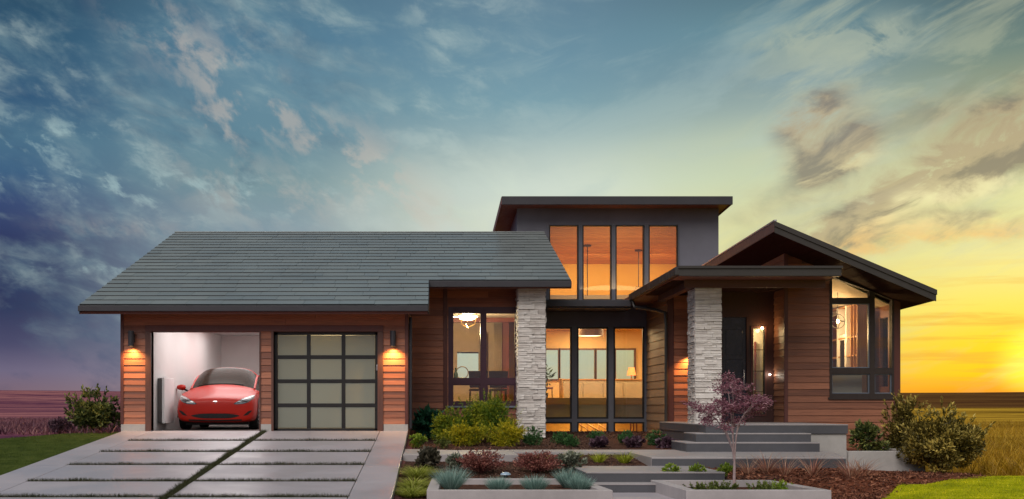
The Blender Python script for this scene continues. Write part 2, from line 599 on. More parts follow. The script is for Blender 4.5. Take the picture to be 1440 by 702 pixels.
def concrete(name, c, rough=0.6, stain=0.25, wet=0.0):
    m, nt, b = pb(name, c, rough)
    p = pos(nt)
    rr = rnd(nt)
    big = nz(nt, p, 0.9, 6, 0.6, 0.2)
    mid = nz(nt, p, 7.0, 6, 0.65)
    fine = nz(nt, p, 90.0, 3, 0.6)
    f = big * 0.5 + mid * 0.3 + fine * 0.2 + (rr - 0.5) * 0.12
    lo = tuple(v * (1 - stain) for v in c)
    hi = tuple(min(1, v * (1 + stain * 0.7)) for v in c)
    col = ramp(nt, f, [(0.33, lo), (0.67, hi)])
    pores = nz(nt, p, 38.0, 2, 0.5).ss(0.70, 0.76)
    col = mixc(nt, pores * 0.6, col, tuple(v * 0.4 for v in c))
    nt.links.new(col, b.inputs['Base Color'])
    cr = nz(nt, p, 1.7, 5, 0.6, 1.2)
    hair = ((cr - 0.5).abs()).ss(0.0035, 0.0) * nz(nt, p, 0.7, 2).ss(0.55, 0.62)
    col = mixc(nt, hair * 0.55, col, tuple(v * 0.35 for v in c))
    spot = nz(nt, p, 2.6, 3, 0.5, 0.4).ss(0.68, 0.74)
    col = mixc(nt, spot * 0.22, col, tuple(v * 0.45 for v in c))
    ro = big.ss(0.35, 0.65, rough - 0.10 - wet, rough + 0.1)
    nt.links.new(ro.k, b.inputs['Roughness'])
    bump(nt, b, fine * 0.5 + mid, 0.18, 0.004)
    return m


CONC = concrete('drive concrete', (0.40, 0.36, 0.385), 0.41, 0.10, 0.0)
CONC_DK = concrete('dark step concrete', (0.075, 0.075, 0.085), 0.55, 0.25)
CONC_TOP = concrete('path concrete', (0.33, 0.30, 0.30), 0.55, 0.2)
CONC_W = concrete('pale wall concrete', (0.42, 0.40, 0.38), 0.7, 0.22)
CONC_P = concrete('planter concrete', (0.42, 0.38, 0.38), 0.6, 0.25)


def stone_mat():
    m, nt, b = pb('ledge stone', (0.4, 0.38, 0.36), 0.75)
    rr = rnd(nt)
    p = pos(nt)
    n = nz(nt, p, 9.0, 7, 0.65)
    geo = nt.nodes.new('ShaderNodeNewGeometry')
    isl = E(nt, geo.outputs['Random Per Island'])
    f = n * 0.5 + rr * 0.3 + isl * 0.3
    col = ramp(nt, f, [(0.25, (0.40, 0.35, 0.32)), (0.55, (0.64, 0.59, 0.55)), (0.85, (0.80, 0.76, 0.72))])
    nt.links.new(col, b.inputs['Base Color'])
    bump(nt, b, nz(nt, p, 45.0, 6, 0.7), 0.6, 0.01)
    return m


STONE = stone_mat()


def tile_mat():
    m, nt, b = pb('slate glass roof tile', (0.1, 0.12, 0.12), 0.35)
    rr = rnd(nt)
    x, y, z = sep(nt, pos(nt))
    n = nz(nt, comb(nt, x * 0.5, y * 0.5, z * 0.5), 1.0, 5)
    n2 = nz(nt, comb(nt, x * 30 + rr * 50, y * 30, z * 30), 1.0, 4)
    f = rr * 0.09 + n * 0.62 + n2 * 0.25
    col = ramp(nt, f, [(0.25, (0.150, 0.166, 0.170)), (0.75, (0.242, 0.268, 0.262))])
    nt.links.new(col, b.inputs['Base Color'])
    nt.links.new((rr * 0.10 + n2 * 0.12 + 0.24).k, b.inputs['Roughness'])
    bump(nt, b, n2, 0.08, 0.003)
    return m


TILE = tile_mat()


def leaf_mat(name, c0, c1, c2=None, trans=0.35, rough=0.5):
    m, nt, b = pb(name, c0, rough, spec=0.35)
    at = nt.nodes.new('ShaderNodeAttribute')
    at.attribute_name = 'tint'
    stops = [(0.0, c0), (0.6, c1), (1.0, c2 or c1)]
    col = ramp(nt, E(nt, at.outputs['Fac']), stops)
    nt.links.new(col, b.inputs['Base Color'])
    tr = nt.nodes.new('ShaderNodeBsdfTranslucent')
    nt.links.new(col, tr.inputs[0])
    mx = nt.nodes.new('ShaderNodeMixShader')
    mx.inputs[0].default_value = trans
    nt.links.new(b.outputs[0], mx.inputs[1])
    nt.links.new(tr.outputs[0], mx.inputs[2])
    nt.links.new(mx.outputs[0], nt.nodes['Material Output'].inputs[0])
    return m


BARK = plain('brown bark', (0.10, 0.06, 0.045), 0.8, 0, 0.3, 20)
BARK_P = plain('pale pinkish bark', (0.36, 0.26, 0.26), 0.7, 0, 0.25, 20)

# ------------------------------------------------------------------ terrain
BP = np.array([(8, -1.25), (12, -.99), (15, -.90), (17.4, -.87), (18.2, -.70), (19.7, -.57), (22, -.44), (24, -.38), (30, -.16), (60, -.2)])
RP = np.array([(8, -1.25), (12, -.95), (15, -.80), (20, -.78), (24, -.84), (60, -.9), (90, -.6)])
RNG = np.random.default_rng(7)
_sn = RNG.uniform(0, 6.28, (8, 3))


def sm(a, b, t):
    t = np.clip((t - a) / (b - a), 0, 1)
    return t * t * (3 - 2 * t)


def zt(x, y):
    x = np.asarray(x, float)
    y = np.asarray(y, float)
    L = np.where(y < 25, -0.0794 * (25 - np.maximum(y, 8)) - 0.05, -0.05 - 0.2 * sm(26, 60, y))
    B = np.interp(y, BP[:, 0], BP[:, 1]) - 0.36 * sm(6.9, 8.1, x) * sm(17.5, 20, y) * sm(25, 23, y)
    Rr = np.interp(y, RP[:, 0], RP[:, 1])
    a = sm(-0.75, -0.55, x)
    b = np.where(y < 22.9, sm(7.6, 9.4, x), sm(8.6, 9.9, x))
    b = np.where(y < 20.5, sm(np.interp(y, [12, 15, 18, 20.5], [4.6, 5.6, 7.2, 8.8]) - .6, np.interp(y, [12, 15, 18, 20.5], [4.6, 5.6, 7.2, 8.8]) + 1.0, x), b)
    z = L * (1 - a) + B * a
    z = z * (1 - b) + Rr * b
    r = np.hypot(x, y - 20)
    f = sm(45, 120, r)
    und = sum(np.sin(x / s * np.cos(p[0]) + y / s * np.sin(p[0]) + p[1]) * s for p, s in zip(_sn[:6], (9, 14, 23, 37, 60, 95)))
    far = -0.45 + und * 0.004 * sm(60, 300, r)
    z = z * (1 - f) + far * f
    z = z + (18.0 + 3.0 * sm(0, -400, x)) * sm(420, 1500, r) + 1.0 * sm(60, 300, r)
    z = z - 30 * sm(1700, 6000, r)
    return z


def gz(x, y):
    return float(zt(x, y))


def grid_mesh(name, xs, ys, zf, mat, parent=None, **kw):
    xx, yy = np.meshgrid(xs, ys)
    zz = zf(xx, yy)
    v = np.stack([xx.ravel(), yy.ravel(), zz.ravel()], 1)
    nx, ny = len(xs), len(ys)
    i = (np.arange(ny - 1)[:, None] * nx + np.arange(nx - 1)[None, :]).ravel()
    f = np.stack([i, i + 1, i + nx + 1, i + nx], 1)
    me = bpy.data.meshes.new(name)
    me.from_pydata(v.tolist(), [], f.tolist())
    me.polygons.foreach_set('use_smooth', [True] * len(f))
    me.materials.append(mat)
    o = link(bpy.data.objects.new(name, me), parent)
    tag(o, **kw)
    return o


def strip_sheet(name, ys, xa, xb, n, off, mat, **kw):
    v, f = [], []
    for y in ys:
        a, b = xa(y), xb(y)
        for k in range(n + 1):
            x = a + (b - a) * k / n
            v.append((x, y, gz(x, y) + off(x, y) if callable(off) else gz(x, y) + off))
    for j in range(len(ys) - 1):
        for k in range(n):
            i = j * (n + 1) + k
            f.append((i, i + 1, i + n + 2, i + n + 1))
    me = bpy.data.meshes.new(name)
    me.from_pydata(v, [], f)
    me.polygons.foreach_set('use_smooth', [True] * len(f))
    me.materials.append(mat)
    o = link(bpy.data.objects.new(name, me))
    tag(o, **kw)
    return o


def meadow_mat():
    m, nt, b = pb('meadow', (0.1, 0.08, 0.05), 1.0, spec=0.0)
    x, y, z = sep(nt, pos(nt))
    v = comb(nt, x * 0.03, y * 0.10, 0.0)
    n = nz(nt, v, 1.0, 6, 0.6, 0.4)
    n2 = nz(nt, comb(nt, x * 0.6, y * 0.9), 1.0, 6, 0.65)
    nf = nz(nt, comb(nt, x * 0.004, y * 0.012), 1.0, 5, 0.6, 0.3)
    f = n * 0.45 + n2 * 0.15 + nf * 0.40
    heather = ramp(nt, f, [(0.43, (0.055, 0.020, 0.058)), (0.49, (0.17, 0.060, 0.090)), (0.555, (0.36, 0.15, 0.15))])
    gold = ramp(nt, f, [(0.43, (0.11, 0.060, 0.009)), (0.5, (0.32, 0.18, 0.020)), (0.56, (0.60, 0.36, 0.04))])
    side = x.ss(-6.0, 12.0)
    col = mixc(nt, side, heather, gold)
    # dark red brown ridge beyond the golden field on the right
    far = y.ss(300.0, 420.0) * x.ss(40.0, 120.0)
    col = mixc(nt, far * 0.85, col, ramp(nt, nf, [(0.35, (0.055, 0.020, 0.012)), (0.65, (0.10, 0.038, 0.022))]))
    nt.links.new(col, b.inputs['Base Color'])
    bump(nt, b, n2, 0.8, 0.15)
    return m


MEADOW = meadow_mat()


def geo_axis(a, b, step, out, k=1.16):
    c = list(np.arange(a, b + 1e-6, step))
    d, p = step, b
    while p < out:
        d *= k
        p += d
        c.append(p)
    d, p = step, a
    while p > -out:
        d *= k
        p -= d
        c.insert(0, p)
    return np.array(c)


def ground_z(x, y):
    z = zt(x, y)
    inside = (x > 2.4) & (x < 8.4) & (y > 30.8) & (y < 39)
    z = np.where(inside, -1.6, z)
    return z


grid_mesh('ground', geo_axis(-14, 18, 0.4, 7000), geo_axis(8, 42, 0.4, 7000), ground_z, MEADOW, kind='structure',
          label='rolling heather and dry golden grassland around the house')


def grass_mat(name, c0, c1, c2):
    m, nt, b = pb(name, c0, 1.0, spec=0.0)
    p = pos(nt)
    n = nz(nt, p, 3.0, 5, 0.6) * 0.5 + nz(nt, p, 40.0, 4, 0.6) * 0.5
    nt.links.new(ramp(nt, n, [(0.35, c0), (0.5, c1), (0.65, c2)]), b.inputs['Base Color'])
    bump(nt, b, nz(nt, p, 60.0, 4), 0.6, 0.03)
    return m


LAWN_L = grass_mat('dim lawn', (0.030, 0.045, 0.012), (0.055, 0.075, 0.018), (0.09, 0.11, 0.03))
LAWN_R = grass_mat('sun tinted lawn', (0.16, 0.20, 0.006), (0.36, 0.38, 0.010), (0.58, 0.54, 0.02))  # low sun's glow put into the right lawn's colour


def mulch_mat():
    m, nt, b = pb('bark mulch', (0.06, 0.03, 0.02), 1.0, spec=0.1)
    p = pos(nt)
    x, y, z = sep(nt, p)
    n = nz(nt, p, 26.0, 6, 0.7, 1.0)
    n2 = nz(nt, p, 1.2, 3)
    a = ramp(nt, n, [(0.35, (0.028, 0.014, 0.012)), (0.5, (0.085, 0.040, 0.028)), (0.68, (0.20, 0.095, 0.06))])
    bcol = ramp(nt, n, [(0.35, (0.05, 0.016, 0.010)), (0.5, (0.16, 0.048, 0.025)), (0.68, (0.32, 0.11, 0.055))])
    nt.links.new(mixc(nt, x.ss(3.5, 7.0), a, bcol), b.inputs['Base Color'])
    bump(nt, b, n, 1.0, 0.03)
    return m


MULCH = mulch_mat()
LXA = lambda y: float(np.interp(y, [12, 15, 18, 19.7, 20.5, 21.0], [4.3, 5.6, 7.25, 8.5, 9.3, 10.2]))
left_edge = lambda y: -16.0 if y < 22.2 else float(np.interp(y, [22.2, 23.2, 25.2], [-11.5, -9.4, -7.4]))
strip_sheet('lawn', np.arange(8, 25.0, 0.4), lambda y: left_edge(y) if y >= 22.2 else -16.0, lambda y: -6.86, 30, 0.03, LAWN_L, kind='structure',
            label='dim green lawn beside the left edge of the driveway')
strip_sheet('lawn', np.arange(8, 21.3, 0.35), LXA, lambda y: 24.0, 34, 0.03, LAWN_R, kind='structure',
            label='bright sun tinted lawn at the lower right of the bark bed')
mul = strip_sheet('mulch_bed', np.concatenate([np.arange(8, 24, 0.25), np.arange(24, 30.4, 0.4)]), lambda y: -0.58,
                  lambda y: LXA(y) + 0.05 if y < 20.4 else (9.9 if y < 26 else 8.3), 44, 0.035, MULCH, kind='structure',
                  label='dark bark mulch bed between driveway, path and steps')


# ------------------------------------------------------------------ numpy foliage
def np_mesh(name, V, tris_or_quads, tint, mat, parent=None, M=None, local=False):
    me = bpy.data.meshes.new(name)
    nv = len(V)
    me.vertices.add(nv)
    me.vertices.foreach_set('co', V.astype(np.float32).ravel())
    tot = np.concatenate([[len(f[0])] * len(f) for f in tris_or_quads])
    idx = np.concatenate([f.ravel() for f in tris_or_quads])
    me.loops.add(len(idx))
    me.loops.foreach_set('vertex_index', idx.astype(np.int32))
    me.polygons.add(len(tot))
    st = np.concatenate([[0], np.cumsum(tot)[:-1]])
    me.polygons.foreach_set('loop_start', st.astype(np.int32))
    me.polygons.foreach_set('loop_total', tot.astype(np.int32))
    me.update(calc_edges=True)
    a = me.attributes.new('tint', 'FLOAT', 'POINT')
    a.data.foreach_set('value', tint.astype(np.float32))
    me.materials.append(mat)
    if local and parent is not None:
        M = wm(parent)
    return link(bpy.data.objects.new(name, me), parent, M)


def unit(v):
    return v / np.maximum(np.linalg.norm(v, axis=1, keepdims=True), 1e-9)


def leaf_arrays(P, D, size, aspect, rng, curl=0.25):
    """diamond leaves folded on the midrib; P base points, D directions"""
    n = len(P)
    D = unit(D)
    rv = unit(rng.normal(size=(n, 3)))
    S = unit(np.cross(D, rv))
    N = np.cross(D, S)
    L = size * rng.uniform(0.65, 1.3, (n, 1)) if np.isscalar(size) else size[:, None]
    Wd = L * aspect
    a = P
    b = P + D * L * 0.45 + S * Wd * 0.5 + N * L * curl * 0.3
    c = P + D * L - N * L * curl * 0.4
    d = P + D * L * 0.45 - S * Wd * 0.5 + N * L * curl * 0.3
    V = np.stack([a, b, c, d], 1).reshape(-1, 3)
    i = np.arange(n)[:, None] * 4
    F = np.concatenate([i + [0, 1, 2], i + [0, 2, 3]], 0)
    return V, F


def blade_arrays(P, D, L, Wd, droop, rng):
    """three-segment grass blades"""
    n = len(P)
    D = unit(D)
    up = np.array([[0, 0, 1.0]])
    S = unit(np.cross(D, up) + rng.normal(size=(n, 3)) * 0.25)
    S[:, 2] *= 0.3
    L = L[:, None]
    Wd = Wd[:, None]
    H = D.copy()
    H[:, 2] = 0
    H = unit(H + 1e-6)
    rows = []
    for t, w in ((0, 1.0), (0.4, 0.85), (0.75, 0.5)):
        c = P + D * L * t + (H * 0.6 - up) * (droop * L * t * t)
        rows += [c - S * Wd * w * 0.5, c + S * Wd * w * 0.5]
    tip = P + D * L + (H * 0.6 - up) * (droop * L)
    rows.append(tip)
    V = np.stack(rows, 1).reshape(-1, 3)
    i = np.arange(n)[:, None] * 7
    Q = np.concatenate([i + [0, 1, 3, 2], i + [2, 3, 5, 4]], 0)
    T = i + [4, 5, 6]
    return V, Q, T


def lumpy(rng, n, rad, lumps, lr=(0.32, 0.5), flat=0.0):
    """points near the surface of many lumps spread through an ellipsoid; returns P, outward D, lump tint"""
    rad = np.array(rad)
    c = unit(rng.normal(size=(lumps, 3)))
    c[:, 2] = np.where(c[:, 2] < -0.85, -c[:, 2], c[:, 2])
    c = c * rng.uniform(0.25, 0.74, (lumps, 1)) * rad
    r = rng.uniform(lr[0], lr[1], (lumps, 1)) * rad
    k = rng.integers(0, lumps, n)
    d = unit(rng.normal(size=(n, 3)))
    s = rng.uniform(0.35, 1.0, (n, 1)) ** 0.45
    P = c[k] + d * r[k] * s
    lt = rng.uniform(-0.25, 0.25, lumps)[k]
    D = unit(d + P / rad * 0.6)
    return P, D, lt


def bush(name, label, cat, loc, rad, n, leaf, aspect, mat, seed, lumps=14, lr=(0.3, 0.5), up=0.3, group=None, stems=6, stem_mat=None,
         spray=None, keep=None):
    rng = np.random.default_rng(seed)
    t = thing(name, label, cat, loc, 0, group)
    P, D, lt = lumpy(rng, n, rad, lumps, lr)
    P[:, 2] += rad[2] * 0.84
    ok = P[:, 2] > 0.01
    P, D, lt = P[ok], D[ok], lt[ok]
    D = unit(D) + rng.normal(size=D.shape) * 0.55
    D[:, 2] += up
    tint = rng.uniform(0.0, 0.75, len(P)) + lt + 0.18
    if spray:
        # every point becomes a little spray of leaflets along a twig
        k, L = spray
        base = np.repeat(P, k, 0)
        dd = np.repeat(unit(D), k, 0)
        s = np.tile(np.linspace(0, 1, k), len(P))[:, None]
        base = base + dd * s * L - np.array([[0, 0, 1]]) * (s ** 2) * L * 0.25
        D = unit(dd + rng.normal(size=base.shape) * 0.55)
        tint = np.repeat(tint, k) + s[:, 0] * 0.22
        P = base
    # stray shoots break the outline
    ns = int(14 + 34 * max(rad))
    a0 = rng.uniform(0, 2 * np.pi, ns)
    e0 = rng.uniform(.05, 1.45, ns)
    sd_ = np.stack([np.cos(a0) * np.cos(e0), np.sin(a0) * np.cos(e0), np.sin(e0)], 1)
    sb_ = sd_ * np.array(rad) * rng.uniform(.68, .9, (ns, 1)) + [0, 0, rad[2] * .92]
    kk = 16
    sl_ = rng.uniform(.14, .34, (ns, 1)) * max(rad)
    tt = np.tile(np.linspace(0, 1, kk), ns)[:, None]
    SP = np.repeat(sb_, kk, 0) + np.repeat(unit(sd_ + [0, 0, .8]), kk, 0) * tt * np.repeat(sl_, kk, 0) + rng.normal(size=(ns * kk, 3)) * leaf * .15
    SD = unit(np.repeat(sd_, kk, 0) + [0, 0, .5] + rng.normal(size=(ns * kk, 3)) * .7)
    P = np.concatenate([P, SP])
    D = np.concatenate([unit(D), SD])
    tint = np.concatenate([tint, np.clip(.35 + .5 * tt[:, 0] + rng.uniform(-.2, .2, ns * kk), 0, 1)])
    V, F = leaf_arrays(P, D, leaf, aspect, rng)
    np_mesh('foliage', V, [F], np.clip(np.repeat(tint, 4), 0, 1), mat, t, local=True)
    m = MB()
    for i in range(stems):
        a = rng.uniform(0, 6.28)
        e = Vector((math.cos(a) * rad[0] * 0.6, math.sin(a) * rad[1] * 0.6, rad[2] * rng.uniform(1.0, 1.5)))
        m.tube([(0, 0, -0.02), (e.x * 0.3, e.y * 0.3, e.z * 0.45), tuple(e)], [0.02 * rad[2] + .008, 0.013 * rad[2] + .004, 0.004], 5)
    m.build('stem', stem_mat or BARK, t, smooth=True, local=True)
    return t


def tuft(name, label, cat, loc, h, spread, n, wid, droop, mat, seed, group=None, base_r=0.05, zs=(0.55, 1.2)):
    rng = np.random.default_rng(seed)
    a = rng.uniform(0, 2 * np.pi, n)
    rr = np.sqrt(rng.uniform(0, 1, n))
    P = np.stack([np.cos(a) * rr * base_r, np.sin(a) * rr * base_r, np.zeros(n) - 0.01], 1)
    D = np.stack([np.cos(a) * rr * spread, np.sin(a) * rr * spread, np.ones(n)], 1) + rng.normal(size=(n, 3)) * 0.10
    L = h * rng.uniform(zs[0], zs[1], n)
    V, Q, T = blade_arrays(P, D, L, np.full(n, wid) * rng.uniform(0.7, 1.3, n), droop, rng)
    o = np_mesh(name, V, [Q, T], np.clip(np.repeat(rng.uniform(0, 1, n), 7), 0, 1), mat, M=Matrix.Translation(loc))
    return tag(o, label, cat, group)

# ================================================================== THE HOUSE
house = thing('house', 'long cedar and stone house with slate roof, raised tower and gabled bay', 'house', (0, 27, 0))
RND = random.Random(5)


def plank_mesh(name, mat):
    h = 1.0
    sec = [(0.0, 0.0), (0.030, 0.0), (0.028, 0.06), (0.010, h), (0.0, h)]
    v = [(0, o, z) for o, z in sec] + [(1, o, z) for o, z in sec]
    n = len(sec)
    f = [tuple(range(n)), tuple(range(2 * n - 1, n - 1, -1))]
    for i in range(n):
        j = (i + 1) % n
        f.append((j, i, n + i, n + j))
    me = bpy.data.meshes.new(name)
    me.from_pydata(v, [], f)
    bm = bmesh.new()
    bm.from_mesh(me)
    bmesh.ops.recalc_face_normals(bm, faces=bm.faces)
    bm.to_mesh(me)
    bm.free()
    me.materials.append(mat)
    return me


PLK = {m: plank_mesh('plank', m) for m in (CEDAR, CEDAR_S, CEDAR_BAY, TAN_S)}


def siding(parent, org, udir, out, u0, u1, z0, z1, mat, holes=(), rowh=0.148, top=None, maxlen=3.4):
    """lapped boards on a wall; org a point (world), udir the board direction, out the outward normal; holes (ua, ub, za, zb)"""
    ud, od = Vector(udir), Vector(out)
    rows = max(1, round((z1 - z0) / rowh))
    rh = (z1 - z0) / rows
    for r in range(rows):
        a = z0 + r * rh
        mid = a + rh * 0.5
        seg = [(u0, u1)]
        for ha, hb, za, zb in holes:
            if za < mid < zb:
                ns = []
                for s, e in seg:
                    if hb <= s or ha >= e:
                        ns.append((s, e))
                        continue
                    if ha > s: ns.append((s, ha))
                    if hb < e: ns.append((hb, e))
                seg = ns
        for s, e in seg:
            if top:
                # clip to the sloped top
                N = 60
                us = [s + (e - s) * i / N for i in range(N + 1)]
                ok = [u for u in us if top(u) > mid]
                if len(ok) < 3:
                    continue
                s, e = ok[0], ok[-1]
            if e - s < 0.05:
                continue
            cuts = [s]
            if e - s > maxlen:
                c = s + RND.uniform(1.2, maxlen)
                while c < e - 0.9:
                    cuts.append(c)
                    c += RND.uniform(1.8, maxlen)
            cuts.append(e)
            for c0, c1 in zip(cuts[:-1], cuts[1:]):
                p = Vector(org) + ud * c0 + Vector((0, 0, a))
                L = c1 - c0 - (0.004 if len(cuts) > 2 else 0)
                M = Matrix(((ud.x * L, od.x, 0, p.x), (ud.y * L, od.y, 0, p.y), (0, 0, rh, p.z), (0, 0, 0, 1)))
                link(bpy.data.objects.new('plank', PLK[mat]), parent, M)


def wall_y(name, Y0, Y1, x0, x1, z0, z1, holes, mat, parent=house):
    """wall facing -Y from Y0 (front) to Y1 (back), with rectangular holes (xa, xb, za, zb)"""
    m = MB()
    xs = sorted({x0, x1, *[h[0] for h in holes], *[h[1] for h in holes]})
    xs = [x for x in xs if x0 <= x <= x1]
    for a, b in zip(xs[:-1], xs[1:]):
        c = (a + b) / 2
        cuts = sorted((h[2], h[3]) for h in holes if h[0] < c < h[1])
        z = z0
        for za, zb in cuts:
            if za > z: m.box(a, b, Y0, Y1, z, za)
            z = max(z, zb)
        if z < z1: m.box(a, b, Y0, Y1, z, z1)
    return m.build(name, mat, parent)


def wall_x(name, X0, X1, y0, y1, z0, z1, holes, mat, parent=house):
    m = MB()
    ys = sorted({y0, y1, *[h[0] for h in holes], *[h[1] for h in holes]})
    for a, b in zip(ys[:-1], ys[1:]):
        c = (a + b) / 2
        cuts = sorted((h[2], h[3]) for h in holes if h[0] < c < h[1])
        z = z0
        for za, zb in cuts:
            if za > z: m.box(X0, X1, a, b, z, za)
            z = max(z, zb)
        if z < z1: m.box(X0, X1, a, b, z, z1)
    return m.build(name, mat, parent)


def lamp_area(name, loc, size, energy, color, rot=(0, 0, 0), parent=None, shape='DISK'):
    d = bpy.data.lights.new(name, 'AREA')
    d.shape = shape
    d.size = size
    d.energy = energy
    d.color = color
    o = bpy.data.objects.new(name, d)
    COL.objects.link(o)
    o.location = loc
    o.rotation_euler = rot
    return o


def lamp_point(name, loc, r, energy, color):
    d = bpy.data.lights.new(name, 'POINT')
    d.shadow_soft_size = r
    d.energy = energy
    d.color = color
    o = bpy.data.objects.new(name, d)
    COL.objects.link(o)
    o.location = loc
    return o


# ---------------- garage front wall, Y = 25
GY = 25.0
GX0, GX1 = X(170, GY), X(574, GY)
O1 = (X(213, GY), X(365, GY), -0.02, Z(467, GY))
O2 = (X(385, GY), X(531, GY), -0.02, Z(467, GY))
GTOP = Z(436, GY) + 0.12
gw = wall_y('garage_wall', GY, GY + 0.18, GX0, GX1, 0.0, GTOP, [O1, O2], TRIM_BR)
TR = 0.125
ZF = Z(596.5, GY)
ztr = Z(458, GY)
trim_h = [(O1[0] - TR, O1[1] + 0.02, -1, ztr), (O2[0] - 0.04, O2[1] + TR, -1, ztr)]
siding(gw, (0, GY, 0), (1, 0, 0), (0, -1, 0), GX0 + 0.06, GX1 - 0.06, ZF, ztr, CEDAR, trim_h)
siding(gw, (0, GY, 0), (1, 0, 0), (0, -1, 0), GX0 + 0.06, GX1 - 0.06, ztr, ztr + 0.30, CEDAR, rowh=0.15, maxlen=5)
for a, b in ((GX0, O1[0] - TR), (O1[1] + 0.02, O2[0] - 0.04), (O2[1] + TR, GX1)):
    MB().box(a + 0.01, b - 0.003, GY - 0.035, GY, -0.03, ZF - 0.003).build('foundation_block', CONC_W, gw, bevel=0.006)
for hx0, hx1 in ((O1[0] - TR, O1[0]), (O2[1], O2[1] + TR)):
    MB().box(hx0, hx1, GY - 0.05, GY + 0.2, -0.01, ztr - 0.13).build('door_trim', TRIM_BR, gw, bevel=0.004)
MB().box(O1[1], O1[1] + 0.03, GY - 0.045, GY + 0.2, -0.01, ztr - 0.13).build('door_trim', TRIM_BR, gw)
MB().box(O2[0] - 0.05, O2[0], GY - 0.045, GY + 0.2, -0.01, ztr - 0.13).build('door_trim', TRIM_BR, gw)
MB().box(O1[0] - TR, O2[1] + TR, GY - 0.052, GY + 0.2, ztr - 0.128, ztr).build('head_trim', TRIM_RED, gw, bevel=0.004)
for a in (GX0, GX1 - 0.07):
    MB().box(a, a + 0.07, GY - 0.042, GY + 0.0, ZF, GTOP).build('corner_trim', TRIM_RED, gw, bevel=0.004)
# side walls of the garage
gl = MB().box(GX0 + 0.002, GX0 + 0.16, GY + 0.18, 42, -0.3, GTOP - 0.02).build('garage_wall', TRIM_BR, house)
siding(gl, (GX0 + 0.002, 0, 0), (0, -1, 0), (-1, 0, 0), -33, -GY - 0.1, ZF, GTOP - 0.1, CEDAR_S, rowh=0.3)
MB().prism([(GX0 + .02, 25.3, GTOP - .05), (GX0 + .02, 33.4, GTOP + 2.55), (GX0 + .02, 41.6, GTOP - .05)], (0.12, 0, 0)).build('gable_end', CEDAR_S, house)
gr = MB().box(GX1 - 0.16, GX1 - 0.002, GY + 0.18, 33, -0.3, GTOP - 0.02).build('garage_wall', TRIM_BR, house)
siding(gr, (GX1 - 0.002, 0, 0), (0, 1, 0), (1, 0, 0), GY + 0.05, 27.9, ZF - 0.5, GTOP - 0.1, CEDAR_S)
MB().box(GX1 - 0.16, GX1 + 0.01, GY + 0.1, 27.9, -0.7, ZF - 0.5).build('foundation_block', CONC_W, house)
# garage interior
IX0 = -6.28
m = MB()
m.box(IX0 - 0.1, IX0, GY + 0.18, 33.4, 0, 2.62)
m.box(IX0, -3.70, 33.4, 33.5, 0, 2.62)
m.box(IX0 - 0.1, -3.70, GY + 0.18, 33.5, 2.62, 2.7)
m.box(-3.70, -3.62, GY + 0.2, 33.5, 0, 2.7)
m.build('inner_wall', WHITEW, house)
GFL = plain('garage floor', (0.10, 0.085, 0.078), 0.45, 0, 0.12, 2.0)
MB().box(IX0, GX1 - 0.16, GY - 0.02, 33.4, -0.3, 0.0).build('garage_floor', GFL, house)
for yy in (26.6, 28.2, 30.0):  # rearmost light added, out of view, to brighten the back wall
    lb = MB().box(-5.9, -4.5, yy, yy + 0.25, 2.58, 2.618).build('ceiling_light', emit('garage tube', (1, 0.97, 0.94), 4.0), house)
    lamp_area('garage_light', (-4.9, yy + 0.12, 2.56), 2.2, 33, (1.0, 0.98, 0.96), shape='SQUARE')
# ---------------- sectional garage door with frosted panes
gd = MB()
dx0, dx1, dz1 = O2[0], O2[1], O2[3]
FR = 0.07
cols = [X(388, GY), X(433.5, GY), X(482.5, GY), X(529, GY)]
zr = [Z(604, GY), Z(570, GY), Z(536, GY), Z(502, GY), Z(469, GY)]
yd = GY + 0.09
gd.box(dx0, dx1, yd, yd + 0.045, -0.01, zr[0] + 0.02)
gd.box(dx0, dx1, yd, yd + 0.045, zr[-1] - 0.03, dz1)
gd.box(dx0, cols[0] + 0.03, yd, yd + 0.045, 0, dz1)
gd.box(cols[3] - 0.03, dx1, yd, yd + 0.045, 0, dz1)
for z in zr[1:-1]:
    gd.box(dx0, dx1, yd + .003, yd + 0.042, z - 0.042, z + 0.042)
for x in cols[1:-1]:
    gd.box(x - 0.042, x + 0.042, yd + .001, yd + 0.044, 0, dz1)
door = gd.build('garage_door', BLACK, house, bevel=0.003)


def frosted():
    m, nt, b = pb('frosted pane', (0.36, 0.33, 0.23), 0.22, spec=0.7)
    x, y, z = sep(nt, pos(nt))
    n = nz(nt, pos(nt), 0.8, 3)
    rr = rnd(nt)
    f = n * 0.6 + rr * 0.4
    nt.links.new(ramp(nt, f, [(0.3, (0.25, 0.27, 0.23)), (0.7, (0.31, 0.33, 0.27))]), b.inputs['Base Color'])
    tr = nt.nodes.new('ShaderNodeBsdfTranslucent')
    tr.inputs[0].default_value = (0.80, 0.70, 0.42, 1)
    mx = nt.nodes.new('ShaderNodeMixShader')
    mx.inputs[0].default_value = 0.20
    nt.links.new(b.outputs[0], mx.inputs[1])
    nt.links.new(tr.outputs[0], mx.inputs[2])
    nt.links.new(mx.outputs[0], nt.nodes['Material Output'].inputs[0])
    return m


FROST = frosted()
for i in range(3):
    for j in range(4):
        MB().box(cols[i] + 0.036, cols[i + 1] - 0.036, yd + 0.012, yd + 0.026, zr[j] + 0.036, zr[j + 1] - 0.036).build('pane', FROST, door)
MB().box(X(530.2, GY) - .02, X(530.2, GY) + .012, yd - 0.03, yd, Z(521, GY), Z(513, GY)).build('handle', METAL, door, bevel=0.004)
# unseen warm lamp added behind the door to brighten the upper panes
MB().box(-3.62, GX1 - .16, GY + 1.2, GY + 1.25, 0, 2.7).build('inner_wall', CREAM, house)
lamp_area('garage_light', (-2.4, GY + 0.75, 2.55), .7, 34, (1.0, 0.84, 0.50), shape='SQUARE')

